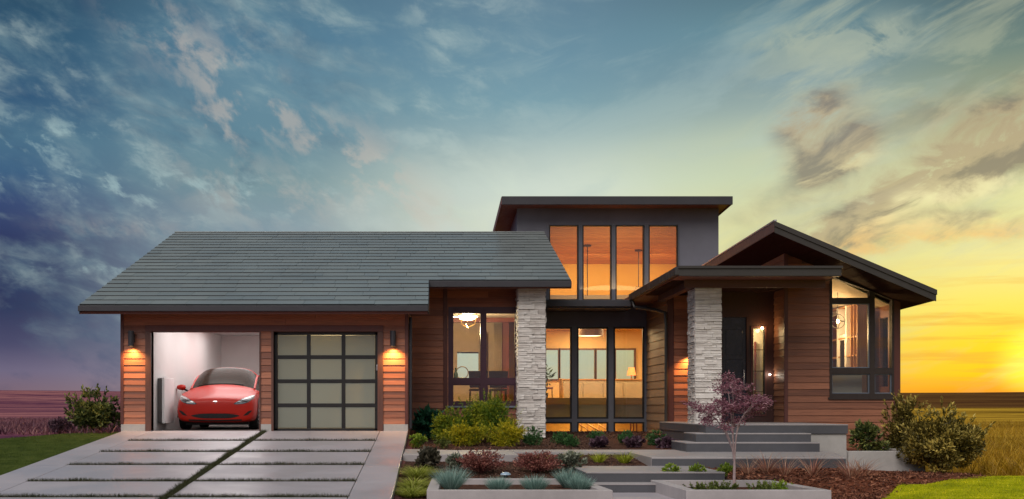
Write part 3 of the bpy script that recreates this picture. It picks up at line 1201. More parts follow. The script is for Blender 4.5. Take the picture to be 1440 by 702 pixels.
# ---------------- main tiled roof
RX0, RX1, RXS = -7.625, 3.20, -0.15
YE0, YE1, YRG = 24.4, 26.855, 33.4
ZE0 = EYE + 2.196
SL = 0.327


def rz(y): return ZE0 + SL * (y - YE0)


rf = MB()
TK = 0.16
poly = [(RX0, YE0), (RXS, YE0), (RXS, YE1), (RX1, YE1), (RX1, YRG), (RX0, YRG)]
rf.prism([(x, y, rz(y) - 0.02) for x, y in poly], (0, 0, -TK))
rf.prism([(RX0, YRG, rz(YRG) - 0.02), (RX1, YRG, rz(YRG) - 0.02), (RX1, 2 * YRG - YE0, ZE0), (RX0, 2 * YRG - YE0, ZE0)], (0, 0, -TK))
roof = rf.build('roof', SOFFIT, house)
tiles = []
NR = 22
dy = (YRG - YE0) / NR
TW = 0.76
ty, tz = 1 / math.hypot(1, SL), SL / math.hypot(1, SL)
SLH = math.hypot(1, SL)


def tile_mesh(seed):
    r = random.Random(seed)
    t = 0.040
    v = [(0.003, -0.03, 0), (0.996, -0.03, 0), (0.996, 1.05, -0.016), (0.004, 1.05, -0.016)]
    top = [(x, y, z + t) for x, y, z in v]
    top[0] = (top[0][0], top[0][1], top[0][2] + r.uniform(-.002, .003))
    top[1] = (top[1][0], top[1][1], top[1][2] + r.uniform(-.002, .003))
    me = bpy.data.meshes.new('roof_tile')
    me.from_pydata(v + top, [], [(3, 2, 1, 0), (4, 5, 6, 7), (0, 1, 5, 4), (1, 2, 6, 5), (2, 3, 7, 6), (3, 0, 4, 7)])
    me.materials.append(TILE)
    me.materials.append(TEDGE)
    me.polygons.foreach_set('material_index', [0, 0, 1, 0, 0, 0])
    return me


TEDGE = plain('tile edge gap shade', (0.03, 0.034, 0.036), .5, bmp=0)  # front edges coloured dark for the gap shadow between rows
TMS = [tile_mesh(i) for i in range(6)]
for r in range(NR):
    ya = YE0 + r * dy
    x1 = RXS if ya + dy * 0.5 < YE1 else RX1
    off = RND.uniform(0.25, 1.0) * TW
    x = RX0
    first = True
    while x < x1 - 0.01:
        w = off if first else TW * RND.choice((0.66, 1, 1, 1, 1.33))
        first = False
        e = min(x + w, x1)
        if x1 - e < 0.18:
            e = x1
        tiles.append((x, e, ya, r))
        x = e
tiles.sort(key=lambda t: -(t[1] - t[0]) / t[2] ** 1.5)
rest = MB()
for k, (a, e, ya, r) in enumerate(tiles):
    z = rz(ya) + RND.uniform(-0.001, 0.002)
    M = Matrix(((e - a, 0, 0, a), (0, dy, -SL / SLH, ya), (0, SL * dy, 1 / SLH, z), (0, 0, 0, 1)))
    me = TMS[k % 6]
    if k < 300:
        link(bpy.data.objects.new('roof_tile', me), roof, M)
    else:
        for p in me.polygons:
            rest.add([M @ me.vertices[q].co for q in p.vertices], [tuple(range(len(p.vertices)))], p.material_index)
if rest.v:
    tag(rest.build('roof_tile', [TILE, TEDGE], roof), kind='stuff')
# gutters, fascia, ridge cap
MB().box(RX0 - .01, RXS, YE0 - 0.10, YE0 - 0.004, ZE0 - 0.125, ZE0 - 0.005).build('gutter', FASCIA, roof, bevel=0.008)
MB().box(RXS - .01, RX1 + 0.01, YE1 - 0.10, YE1 - 0.004, rz(YE1) - 0.15, rz(YE1) - 0.005).build('gutter', FASCIA, roof, bevel=0.008)
for xx, ya in ((RX0, YE0), (RX1, YE1), (RXS, YE0)):
    yb = YE1 if xx == RXS else YRG
    MB().prism([(xx - 0.012, ya, rz(ya) + 0.004), (xx - 0.012, yb, rz(yb) + 0.004), (xx - 0.012, yb, rz(yb) - 0.18), (xx - 0.012, ya, rz(ya) - 0.18)], (0.024, 0, 0)).build('rake_trim', FASCIA, roof)
MB().box(RX0, RX1, YRG - 0.12, YRG + 0.12, rz(YRG) - 0.005, rz(YRG) + 0.03).build('ridge_cap', TILE, roof, bevel=0.01)

# ---------------- dining wing wall, Y = 27.9
DY = 27.9
DZ0, DZ1 = -0.35, rz(DY) - 0.18
WA = (X(630.5, DY), X(727, DY), Z(571, DY), Z(432, DY))
dw = wall_y('dining_wall', DY, DY + 0.18, GX1, 2.66, DZ0, DZ1, [(WA[0] + .04, WA[1] - .04, WA[2] + .04, WA[3] - .04)], TRIM_RED)
siding(dw, (0, DY, 0), (1, 0, 0), (0, -1, 0), GX1, 2.62, DZ0 + 0.1, DZ1, CEDAR, [WA], rowh=0.152, maxlen=2.6)
MB().box(2.5, 2.66, DY + 0.18, 33.5, DZ0, rz(DY) - 0.18).build('dining_wall', TRIM_RED, house)
MB().box(X(629, DY) - .10, X(629, DY), DY - 0.045, DY, WA[2] - 0.1, DZ1).build('corner_trim', TRIM_RED, dw, bevel=0.004)


def window_unit(label_mat, Y, outer, panes, parent=house, frame_mat=PURPLE, sash_mat=None, depth=0.10, sash=0.035, proud=0.03, glass_mat=GLASS, name='window', gy=0.05):
    """frame filling outer minus panes; each pane with its own sash"""
    fr = MB()
    x0, x1, z0, z1 = outer
    xs = sorted({x0, x1, *[p[0] for p in panes], *[p[1] for p in panes]})
    for a, b in zip(xs[:-1], xs[1:]):
        c = (a + b) / 2
        cuts = sorted((p[2], p[3]) for p in panes if p[0] < c < p[1])
        z = z0
        for za, zb in cuts:
            if za > z: fr.box(a, b, Y - proud, Y + depth, z, za)
            z = max(z, zb)
        if z < z1: fr.box(a, b, Y - proud, Y + depth, z, z1)
    w = fr.build(name, frame_mat, parent)
    for p in panes:
        s = MB()
        a, b, c, d = p
        t = sash
        y0, y1 = Y - proud + 0.012, Y + depth - 0.02
        s.box(a, a + t, y0, y1, c, d)
        s.box(b - t, b, y0, y1, c, d)
        s.box(a + t, b - t, y0, y1, c, c + t)
        s.box(a + t, b - t, y0, y1, d - t, d)
        so = s.build('sash', sash_mat or frame_mat, w)
        MB().box(a + t * 0.8, b - t * 0.8, Y + gy, Y + gy + 0.008, c + t * 0.8, d - t * 0.8).build('pane', glass_mat, w)
    return w


SILLC = plain('sage grey sash', (0.16, 0.19, 0.24), 0.45, 0, 0.1)
wu = window_unit('', DY, WA, [
    (X(635.5, DY), X(677.5, DY), Z(533.5, DY), Z(439, DY)), (X(682, DY), X(726, DY), Z(533.5, DY), Z(439, DY)),
    (X(635.5, DY), X(676, DY), Z(566.5, DY), Z(540, DY)), (X(684, DY), X(725, DY), Z(566.5, DY), Z(540, DY))], frame_mat=PURPLE, sash_mat=PURPLE)
m = MB()
m.box(WA[0] - .02, WA[1] + .02, DY - 0.06, DY, WA[2] - 0.04, WA[2] + 0.002)
m.build('sill', SILLC, wu)


# ---------------- stone pillars
def pillar(x0, x1, y0, y1, z0, z1, faces, nmax, seed):
    r = random.Random(seed)
    pil = MB().box(x0 + 0.05, x1 - 0.05, y0 + 0.05, y1 - 0.05, z0, z1).build('stone_pillar', plain('pillar mortar %d' % seed, (0.16, 0.14, 0.13), 0.9), house)
    shapes = []
    for s in range(5):
        rr = random.Random(s + 20)
        m = MB().box(0, 1, 0, 1, 0, 1)
        v = [(a + rr.uniform(-.02, .02), b + (rr.uniform(-.12, .12) if b < .5 else 0), c + rr.uniform(-.06, .06)) for a, b, c in m.v]
        me = bpy.data.meshes.new('stone')
        me.from_pydata(v, [], m.f)
        me.materials.append(STONE)
        shapes.append(me)
    items = []
    for fc in faces:
        z = z0
        while z < z1 - 0.01:
            h = min(r.choice((0.036, 0.045, 0.045, 0.055, 0.07)), z1 - z)
            if fc in 'FB':
                a, lim = x0, x1
            else:
                a, lim = y0 + 0.05, y1 - 0.05
            while a < lim - 0.01:
                w = r.choice((0.14, 0.20, 0.26, 0.32, 0.38))
                e = min(a + w, lim)
                if lim - e < 0.09: e = lim
                dp = 0.05 + r.uniform(0.0, 0.030)
                g = 0.0035
                if fc == 'F':
                    M = Matrix(((e - a - g, 0, 0, a), (0, dp, 0, y0 + 0.05 - dp), (0, 0, h - g, z), (0, 0, 0, 1)))
                elif fc == 'B':
                    M = Matrix(((-(e - a - g), 0, 0, e), (0, -dp, 0, y1 - 0.05 + dp), (0, 0, h - g, z), (0, 0, 0, 1)))
                elif fc == 'L':
                    M = Matrix(((0, dp, 0, x0 + 0.05 - dp), (-(e - a - g), 0, 0, e), (0, 0, h - g, z), (0, 0, 0, 1)))
                else:
                    M = Matrix(((0, -dp, 0, x1 - 0.05 + dp), (e - a - g, 0, 0, a), (0, 0, h - g, z), (0, 0, 0, 1)))
                items.append((fc, (e - a) * h, M))
                a = e
            z += h
    fr = sorted([i for i in items if i[0] == 'F'], key=lambda i: -i[1])
    rest = MB()
    for k, (fc, ar, M) in enumerate(fr + [i for i in items if i[0] != 'F']):
        me = shapes[r.randrange(5)]
        if k < nmax and fc == 'F':
            link(bpy.data.objects.new('stone', me), pil, M)
        else:
            rest.add([M @ v.co for v in me.vertices], [tuple(p.vertices) for p in me.polygons])
    o = tag(rest.build('stone', STONE, pil), kind='stuff')
    return pil


pillar(X(729, 27.2), X(767, 27.2), 27.2, 27.88, -0.2, rz(27.2) - 0.16, 'FLR', 150, 1)
pillar(X(977.5, 24.5), X(1014.6, 24.5), 24.5, 25.2, 0.17, Z(404.5, 24.5), 'FLRB', 150, 2)

# ---------------- lower window wall, Y = 30.5, and the low flat roof over it
LY = 30.5
LX0, LX1 = 2.70, X(911, LY)
ZB = Z(609.5, LY)
PZ = Z(459, LY)
lp = []
for a, b in ((765.5, 804.2), (811.3, 855.5), (862.6, 906.0)):
    lp.append((X(a, LY), X(b, LY), Z(589, LY), Z(460, LY)))
    lp.append((X(a, LY), X(b, LY), Z(609, LY), Z(593.5, LY)))
window_unit('', LY, (LX0, LX1, ZB - 0.01, PZ + 0.01), lp, frame_mat=GREYP, sash_mat=BLACK, sash=0.045)
MB().box(LX0, LX1, LY - 0.02, LY + 0.15, PZ + 0.012, EYE + 2.75).build('panel', STUCCO, house)
MB().box(LX0, LX1 + .02, LY - 0.06, LY + 0.2, -0.5, ZB - 0.012).build('foundation_block', CONC_W, house)
lr = MB()
zt0 = EYE + 2.77
lr.box(2.66, 5.06, 29.32, 33.7, zt0 - 0.20, zt0)
lro = lr.build('low_roof', FASCIA, house)
MB().box(2.66, 5.04, 29.22, 29.315, zt0 - 0.16, zt0 + 0.012).build('gutter', FASCIA, lro, bevel=0.01)
MB().prism([(2.66, 33.69, zt0 - 0.01), (2.66, 33.69, zt0 + .33), (2.66, 31.0, zt0 - .01)], (5.3, 0, 0)).build('roof_slope', FASCIA, lro)

# ---------------- tower
TY = 33.6
TX0, TX1 = X(727, TY), X(1010.5, TY)
TZ0, TZ1 = EYE + 2.9, EYE + 6.0
tp = [(X(a, TY), X(b, TY), Z(422.5, TY), Z(316.5, TY)) for a, b in ((772, 813.5), (819, 860), (865.5, 906), (912, 953.5))]
tw = wall_y('tower_wall', TY, TY + 0.2, TX0, TX1, TZ0, TZ1, [(p[0], p[1], p[2], p[3]) for p in tp], STUCCO)
MB().box(TX0, TX0 + .15, TY + .2, 39, TZ0, TZ1 - 0.2).build('tower_wall', STUCCO, house)
MB().box(TX1 - .15, TX1, TY + .2, 39, -0.3, TZ1 - 0.2).build('tower_wall', STUCCO, house)
for p in tp:
    wn = MB()
    t = 0.035
    a, b, c, d = p
    wn.box(a, a + t, TY - .02, TY + .12, c, d).box(b - t, b, TY - .02, TY + .12, c, d).box(a + t, b - t, TY - .02, TY + .12, d - t, d).box(a + t, b - t, TY - .02, TY + .12, c, c + t)
    wo = wn.build('window', BLACK, house)
    MB().box(a + t * .8, b - t * .8, TY + 0.05, TY + 0.058, c + t * .8, d - t * .8).build('pane', GLASS, wo)
    for q in (a - 0.035, b + 0.005):
        MB().box(q, q + 0.03, TY - 0.03, TY, c - .02, d + 0.02).build('casing', GREYP, wo)
# tower roof: shallow shed falling to the back
tz = lambda y: EYE + 6.10 - 0.045 * (y - 32.9)
a, b = X(706, 32.9), X(1029.5, 32.9)
tr = MB()
tr.prism([(a, 32.9, tz(32.9)), (b, 32.9, tz(32.9)), (b, 39.8, tz(39.8)), (a, 39.8, tz(39.8))], (0, 0, -0.17))
tro = tr.build('tower_roof', SOFFIT, house)
MB().box(a - .01, b + .01, 32.86, 32.898, tz(32.9) - 0.22, tz(32.9) + 0.02).build('fascia', FASCIA, tro, bevel=0.006)
for q in (a - 0.02, b - 0.005):
    MB().prism([(q, 32.9, tz(32.9) + .01), (q, 39.8, tz(39.8) + .01), (q, 39.8, tz(39.8) - .20), (q, 32.9, tz(32.9) - .20)], (0.025, 0, 0)).build('fascia', SOFFIT, tro)
# upper room
cz = lambda y: EYE + 5.42 - 0.112 * (y - TY)
m = MB()
m.box(TX0 + .15, TX1 - .15, 38.5, 38.6, TZ0, 6.3)
m.box(TX0 + .15, TX0 + .2, TY + .2, 38.5, TZ0, 6.3)
m.box(TX1 - .2, TX1 - .15, TY + .2, 38.5, TZ0, 6.3)
m.build('inner_wall', plain('amber plaster', (0.66, 0.36, 0.07), 0.8, 0, 0.05, 1.0), house)
MB().box(TX0 + .15, TX1 - .15, TY + .2, 38.5, TZ0 + .05, TZ0 + .14).build('upper_floor', OAK, house)
MB().box(TX0 + .2, TX1 - .2, 36.2, 36.3, TZ0 + .14, Z(415, 36.2)).build('parapet', CREAM, house)
cl = MB().prism([(TX0 + .2, TY + .2, cz(TY + .2) + .03), (TX1 - .2, TY + .2, cz(TY + .2) + .03), (TX1 - .2, 38.5, cz(38.5) + .03), (TX0 + .2, 38.5, cz(38.5) + .03)], (0, 0, 0.05)).build('wood_ceiling', CEILW, house)
nb = 18
for i in range(nb):
    y0 = TY + .2 + (38.3 - TY) * i / nb
    y1 = TY + .2 + (38.3 - TY) * (i + 1) / nb - 0.012
    MB().prism([(TX0 + .2, y0, cz(y0)), (TX1 - .2, y0, cz(y0)), (TX1 - .2, y1, cz(y1)), (TX0 + .2, y1, cz(y1))], (0, 0, 0.025)).build('board', CEILW, cl)
for xx in (3.4, 5.3, 7.2):
    lamp_area('upper_light', (xx, 36.6, 5.35), 1.2, 50, (1.0, 0.72, 0.32), rot=(R(20), 0, 0))
lamp_area('upper_light', (5.3, 34.3, 3.75), 2.6, 66, (1.0, 0.68, 0.32), rot=(R(160), 0, 0))

# ---------------- side wall X = 5.68 between window wall and porch
SX = 5.68
sw = MB().box(SX, SX + .16, 27.7, LY + .1, -0.5, EYE + 2.76).build('side_wall', TRIM_BR, house)
siding(sw, (SX, 0, 0), (0, -1, 0), (-1, 0, 0), -LY, -27.75, ZB - 0.05, EYE + 2.74, TAN_S, rowh=0.20)
ow = wall_y('porch_wall', 27.7, 27.86, SX + 0.02, 6.9, -0.2, EYE + 2.76, [], TRIM_BR)
siding(ow, (0, 27.7, 0), (1, 0, 0), (0, -1, 0), SX + .13, 6.72, 0.17, EYE + 2.74, CEDAR, rowh=0.16)
MB().box(SX - .035, SX + .12, 27.66, 27.72, 0.1, EYE + 2.76).build('corner_trim', TRIM_RED, ow, bevel=0.004)
MB().box(SX - .01, SX + .1, 27.63, 27.7, -0.5, 0.1).build('foundation_block', CONC_W, ow)
# door wall, Y = 26.8
EY = 26.8
MB().box(6.62, 6.74, EY, 27.7, 0.17, EYE + 2.76).build('porch_wall', TRIM_BR, house)
DL = (X(1016, EY), X(1050, EY), 0.18, Z(446, EY))
SLT = (X(1058, EY), X(1075.5, EY), Z(583, EY), Z(461, EY))
ENTRY = wood('shade toned red entry wall', (0.040, 0.014, 0.011), (0.075, 0.025, 0.018), 'z', objvar=0.1)  # red trim darkened to carry the shade of the porch recess
ew = wall_y('porch_wall', EY, EY + 0.15, 6.72, 8.0, 0.17, EYE + 2.76, [DL, SLT], ENTRY)
dr = MB()
dr.box(DL[0], DL[1], EY + 0.05, EY + 0.10, DL[2], DL[3])
dro = dr.build('door', NAVY, house, bevel=0.004)
for z0, z1 in ((0.35, 0.95), (1.05, 1.65), (1.75, 2.35)):
    MB().box(DL[0] + .09, DL[1] - .09, EY + 0.04, EY + 0.052, z0, z1).build('door_panel', NAVY, dro, bevel=0.008)
MB().tube([(DL[1] - .07, EY + .03, 1.0), (DL[1] - .07, EY - .02, 1.0), (DL[1] - .07, EY - .02, 1.4), (DL[1] - .07, EY + .03, 1.4)], 0.011, 8).build('handle', METAL, dro, smooth=True)
window_unit('', EY, (SLT[0] - .03, SLT[1] + .03, SLT[2] - .03, SLT[3] + .03), [SLT], frame_mat=TRIM_RED, sash_mat=BRONZE, sash=0.02, name='sidelight')
for zz in (Z(492, EY), Z(522, EY), Z(551, EY)):
    MB().box(SLT[0], SLT[1], EY + .04, EY + .06, zz - .008, zz + .008).build('muntin', BRONZE, house)
# foyer
m = MB()
m.box(6.8, 7.99, 27.5, 27.6, 0.1, 2.9).box(6.72, 7.99, EY + .15, 27.5, 2.75, 2.8).box(7.95, 7.99, EY + .16, 27.5, .1, 2.75)
m.build('inner_wall', CREAM, house)
MB().box(6.72, 7.99, EY + .15, 27.5, 0.1, 0.17).build('foyer_floor', OAK, house)
MB().box(7.70, 7.74, 27.42, 27.49, 0.17, 2.1).build('inner_door_frame', REDWOOD, house)
lamp_point('foyer_light', (7.35, 27.15, 2.35), 0.08, 30, (1.0, 0.78, 0.42))

# ---------------- porch roof
PRX0, PRX1 = 5.07, 8.42
PZT = EYE + 2.93
pr = MB()
pr.box(PRX0, PRX1, 23.7, 25.95, PZT - .18, PZT - 0.01)
pr.box(PRX0, 7.96, 25.95, 33.5, PZT - .18, PZT - 0.01)
pro = pr.build('porch_roof', SOFFIT, house)
MB().box(PRX0 - .01, PRX1 + .01, 23.6, 23.697, PZT - 0.19, PZT + .01).build('fascia', FASCIA_BR, pro, bevel=0.008)
MB().box(PRX0 - .03, PRX1 + .03, 23.57, 23.60, PZT - 0.03, PZT + .02).build('drip_edge', FASCIA_BR, pro)
MB().box(PRX0 - .09, PRX0 - .002, 23.6, 29.3, PZT - 0.17, PZT + .0).build('gutter', FASCIA_BR, pro, bevel=0.012)
MB().box(PRX1, PRX1 + .02, 23.7, 25.95, PZT - 0.19, PZT).build('fascia', FASCIA_BR, pro)
MB().box(5.35, PRX1 - .05, 24.4, 24.49, PZT - .345, PZT - .182).build('beam', TRIM_BR, pro)
MB().box(PRX0 + 0.35, PRX0 + .5, 24.5, 27.7, PZT - .345, PZT - .182).build('beam', TRIM_BR, pro)
nb = 14
for i in range(nb):
    xa = PRX0 + 0.03 + i * (PRX1 - PRX0 - 0.5) / nb
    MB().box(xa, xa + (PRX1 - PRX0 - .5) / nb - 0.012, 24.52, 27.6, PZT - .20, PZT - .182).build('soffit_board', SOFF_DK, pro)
# downspout
dx = X(929, 29.0)
m = MB()
m.tube([(PRX0 - .04, 29.1, PZT - .15), (PRX0 + .02, 29.0, PZT - .36), (5.42, 28.1, PZT - .5), (5.58, 27.6, PZT - .62), (5.59, 27.55, PZT - .9), (5.59, 27.55, -0.15)], 0.04, 8)
m.build('downspout', FASCIA_BR, house, smooth=True)
m = MB()
m.tube([(GX1 + .05, 25.1, ZE0 - .2), (GX1 + .05, 25.05, ZE0 - .35), (GX1 + .05, 25.05, 0.05)], 0.035, 8)
m.build('downspout', FASCIA, house, smooth=True)

# ---------------- gabled bay on the right
BY = 26.0
BX0, BX1 = 8.0, X(1264, BY)
AX, AY, AZ = X(1090, 24.7), 24.7, Z(312.5, 24.7)
EX = X(1314.5, 24.7)
SLB = (AZ - Z(408.5, 24.7)) / (EX - AX)
bz = lambda x: AZ - SLB * (x - AX)
btop = lambda x: bz(x) - 0.238
op = (X(1166, BY), X(1261, BY), Z(559, BY), 99)
# wall with sloped top
bw = MB()
wx0, wx1 = X(1168.5, BY), X(1258, BY)
wz0 = Z(556, BY)
bw.prism([(BX0, BY, -0.6), (wx0, BY, -0.6), (wx0, BY, btop(wx0)), (BX0, BY, btop(BX0))], (0, 0.15, 0))
bw.prism([(wx0, BY, -0.6), (wx1, BY, -0.6), (wx1, BY, wz0), (wx0, BY, wz0)], (0, 0.15, 0))
bw.prism([(wx1, BY, -0.6), (BX1, BY, -0.6), (BX1, BY, btop(BX1)), (wx1, BY, btop(wx1))], (0, 0.15, 0))
bwo = bw.build('bay_wall', TRIM_BR, house)
siding(bwo, (0, BY, 0), (1, 0, 0), (0, -1, 0), BX0 + .05, BX1 - .12, -0.42, 4.1, CEDAR_BAY, [op], rowh=0.152, top=btop)
MB().prism([(BX0 - .035, BY - .04, -0.4), (BX0 + .05, BY - .04, -0.4), (BX0 + .05, BY - .04, btop(BX0 + .05)), (BX0 - .035, BY - .04, btop(BX0))], (0, 0.04, 0)).build('corner_trim', TRIM_RED, bwo)
MB().prism([(BX1 - .12, BY - .04, -0.42), (BX1 + .02, BY - .04, -0.42), (BX1 + .02, BY - .04, btop(BX1)), (BX1 - .12, BY - .04, btop(BX1 - .12))], (0, 0.045, 0)).build('corner_trim', TRIM_RED, bwo)
# side walls
lw = MB().box(BX0, BX0 + .13, BY + .15, 32.0, -0.6, btop(BX0)).build('bay_wall', TRIM_BR, house)
siding(lw, (BX0, 0, 0), (0, -1, 0), (-1, 0, 0), -EY, -BY - .04, 0.17, PZT - .2, CEDAR_S, rowh=0.152)
siding(lw, (BX0, 0, 0), (0, -1, 0), (-1, 0, 0), -31.5, -BY - .04, PZT + .02, btop(BX0), CEDAR_S, rowh=0.16)
rwh = (26.25, 26.72, 1.0, 2.6)
rw = wall_x('bay_wall', BX1 - .15, BX1, BY + .15, 32.0, -0.6, btop(BX1), [rwh], CEDAR_BAY)
MB().box(BX1 - .09, BX1 - .08, rwh[0], rwh[1], rwh[2], rwh[3]).build('pane', GLASS, rw)
# bay window: frame pieces with a raked head
bf = MB()
wtop = lambda x: btop(x) - 0.02
D0, D1 = BY - 0.035, BY + 0.12


def vbar(x0, x1, z0, f=wtop, dz=0.0):
    bf.prism([(x0, D0 + dz, z0), (x1, D0 + dz, z0), (x1, D0 + dz, f(x1)), (x0, D0 + dz, f(x0))], (0, D1 - D0 - dz * 2, 0))


p1a, p1b, p2a, p2b = X(1169.5, BY), X(1222.5, BY), X(1229.5, BY), X(1253.5, BY)
vbar(X(1166, BY), p1a, Z(559, BY))
vbar(p1b, p2a, Z(559, BY), dz=0.002)
vbar(p2b, X(1257, BY), Z(559, BY))
hd = lambda x: Z(390, BY) - (x - p1a) * (Z(390, BY) - Z(409.5, BY)) / (p1b - p1a)      # glass top of transom
hd2 = lambda x: Z(412, BY) - (x - p2a) * (Z(412, BY) - Z(422, BY)) / (p2b - p2a)


def head(xa, xb, f):
    bf.prism([(xa, D0 + .003, f(xa)), (xb, D0 + .003, f(xb)), (xb, D0 + .003, wtop(xb)), (xa, D0 + .003, wtop(xa))], (0, 0.14, 0))


head(p1a, p1b, hd)
head(p2a, p2b, hd2)
bf.box(p1a, p1b, D0 + .003, D1 - .003, Z(427, BY), Z(419, BY))
for xa, xb in ((p1a, p1b), (p2a, p2b)):
    bf.box(xa, xb, D0 + .003, D1 - .003, Z(526, BY), Z(517.5, BY))
    bf.box(xa, xb, D0 + .003, D1 - .003, Z(559, BY), Z(553.5, BY))
bfo = bf.build('window', BRONZE, house)
yg = BY + 0.045


def pane_poly(pts):
    MB().prism([(x, yg, z) for x, z in pts], (0, 0.008, 0)).build('pane', GLASS, bfo)


pane_poly([(p1a, Z(419, BY)), (p1b, Z(419, BY)), (p1b, hd(p1b)), (p1a, hd(p1a))])
pane_poly([(p1a, Z(517.5, BY)), (p1b, Z(517.5, BY)), (p1b, Z(427, BY)), (p1a, Z(427, BY))])
pane_poly([(p1a, Z(553.5, BY)), (p1b, Z(553.5, BY)), (p1b, Z(526, BY)), (p1a, Z(526, BY))])
pane_poly([(p2a, Z(517.5, BY)), (p2b, Z(517.5, BY)), (p2b, hd2(p2b)), (p2a, hd2(p2a))])
pane_poly([(p2a, Z(553.5, BY)), (p2b, Z(553.5, BY)), (p2b, Z(526, BY)), (p2a, Z(526, BY))])
sl = MB()
for xa, xb, za, zb in ((p1a, p1b, Z(517.5, BY), Z(427, BY)), (p1a, p1b, Z(553.5, BY), Z(526, BY)), (p2a, p2b, Z(553.5, BY), Z(526, BY))):
    t = 0.02
    sl.box(xa, xa + t, BY, BY + .07, za, zb).box(xb - t, xb, BY, BY + .07, za, zb).box(xa + t, xb - t, BY, BY + .07, za, za + t).box(xa + t, xb - t, BY, BY + .07, zb - t, zb)
sl.build('sash', SILLC, bfo)
MB().box(X(1164, BY), X(1262, BY), BY - .06, BY, Z(562, BY), Z(558.8, BY)).build('sill', BRONZE, bfo)
# shed roof of the bay: slab, raked front fascia, high left fascia
YB2 = 33.2
zl = lambda y: -0.022 * (y - AY)
br = MB()
T = 0.20
br.prism([(AX, AY, AZ - .01), (EX, AY, bz(EX) - .01), (EX, YB2, bz(EX) + zl(YB2) - .01), (AX, YB2, AZ + zl(YB2) - .01)], (0, 0, -T))
bro = br.build('bay_roof', SOFF_DK, house)
MB().prism([(AX - .02, AY - .03, AZ + .015), (EX + .02, AY - .03, bz(EX + .02) + .015), (EX + .02, AY - .03, bz(EX + .02) - .23), (AX - .02, AY - .03, AZ - .23)], (0, 0.028, 0)).build('fascia', FASCIA_BR, bro)
MB().prism([(AX - .03, AY - .055, AZ + .02), (EX + .03, AY - .055, bz(EX + .03) + .02), (EX + .03, AY - .055, bz(EX + .03) - .09), (AX - .03, AY - .055, AZ - .09)], (0, 0.024, 0)).build('drip_edge', FASCIA_BR, bro)
MB().prism([(AX - .02, AY, AZ + .012), (AX - .02, YB2, AZ + zl(YB2) + .012), (AX - .02, YB2, AZ + zl(YB2) - .19), (AX - .02, AY, AZ - .20)], (0.02, 0, 0)).build('fascia', plain('warm brown fascia', (0.13, 0.078, 0.066), .5, 0, .1, bmp=.03), bro)
STEEL = plain('pale metal edge', (0.55, 0.54, 0.55), 0.3, 0.6, 0.05)
MB().prism([(AX - .03, AY - .03, AZ + .016), (AX - .03, YB2, AZ + zl(YB2) + .016), (AX - .03, YB2, AZ + zl(YB2) + .05), (AX - .03, AY - .03, AZ + .05)], (0.06, 0, 0)).build('drip_edge', STEEL, bro)
MB().prism([(EX, AY, bz(EX) + .01), (EX, YB2, bz(EX) + zl(YB2) + .01), (EX, YB2, bz(EX) + zl(YB2) - .22), (EX, AY, bz(EX) - .22)], (0.02, 0, 0)).build('fascia', FASCIA_BR, bro)
for i in range(12):
    xa = AX + .03 + (EX - AX - .06) * i / 12
    xb = AX + .03 + (EX - AX - .06) * (i + 1) / 12 - .012
    zb = lambda x: bz(x) - T - .012
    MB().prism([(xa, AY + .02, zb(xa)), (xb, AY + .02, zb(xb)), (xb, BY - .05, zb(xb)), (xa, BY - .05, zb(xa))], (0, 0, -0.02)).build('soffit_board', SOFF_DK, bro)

# ================================================================== rooms behind the glass
# main room
FZ = 0.62
bw_h = [(X(768, 36), X(785, 36), 1.42, 2.34), (X(788, 36), X(836, 36), 1.42, 2.34), (X(839, 36), X(863, 36), 1.42, 2.34), (X(866, 36), X(892, 36), 1.42, 2.34)]
mw = wall_y('inner_wall', 36, 36.1, LX0, 7.9, FZ - .3, 3.1, bw_h, WARMW)
m = MB()
for a, b, c, d in bw_h:
    for q in (a - .05, b):
        m.box(q, q + .05, 35.95, 36.0, c - .05, d + .05)
    m.box(a, b, 35.95, 36.0, c - .05, c).box(a, b, 35.95, 36.0, d, d + .05)
m.build('back_window_frame', TRIM_BR, mw)
for a, b, c, d in bw_h:
    MB().box(a, b, 36.03, 36.04, c, d).build('pane', GLASS, mw)
m = MB()
m.box(LX0 - .1, LX0, LY + .15, 36, -1.6, 3.0)
m.box(7.9, 8.0, 30.6, 36, -1.6, 3.0)
m.box(LX0, 7.9, LY + .15, 36, 2.97, 3.0)
m.build('inner_wall', WARMW, house)
MB().box(LX0, 7.9, 31.2, 36, FZ - .10, FZ).build('main_floor', OAK, house)
MB().box(LX0, 7.9, 31.1, 31.19, FZ - .02, FZ + .16).build('floor_edge_board', OAK, house)
MB().box(LX0, 7.9, 31.12, 31.18, 0.18, FZ - .022).build('knee_panel', BEIGE, house)
# basement below
BSW = plain('amber basement plaster', (0.62, 0.36, 0.10), 0.8, 0, 0.06)
m = MB()
m.box(LX0, 7.9, 33.2, 33.3, -1.6, FZ - .1).box(LX0, 7.9, 30.7, 33.2, -1.62, -1.58)
m.build('basement_wall', BSW, house)
st = MB()
for i in range(7):
    st.box(3.9 + i * .16, 3.94 + i * .16, 31.7, 31.74, -.6 + i * 0.02, .5)
st.tube([(3.9, 31.6, 0.25), (5.1, 31.6, -0.45)], .025, 6)
st.tube([(3.9, 31.6, 0.12), (5.0, 31.6, -0.6)], .018, 6)
st.tube([(4.2, 31.6, 0.25), (5.3, 31.6, -0.42)], .018, 6)
st.build('stair_rail', OAKZ, house)
for xx in (5.45, 5.53, 5.62):
    MB().box(xx, xx + .03, 31.8, 31.83, -1.5, .5).build('post', REDWOOD, house)
lamp_area('basement_light', (4.4, 31.9, 0.42), 1.2, 70, (1.0, 0.66, 0.28))
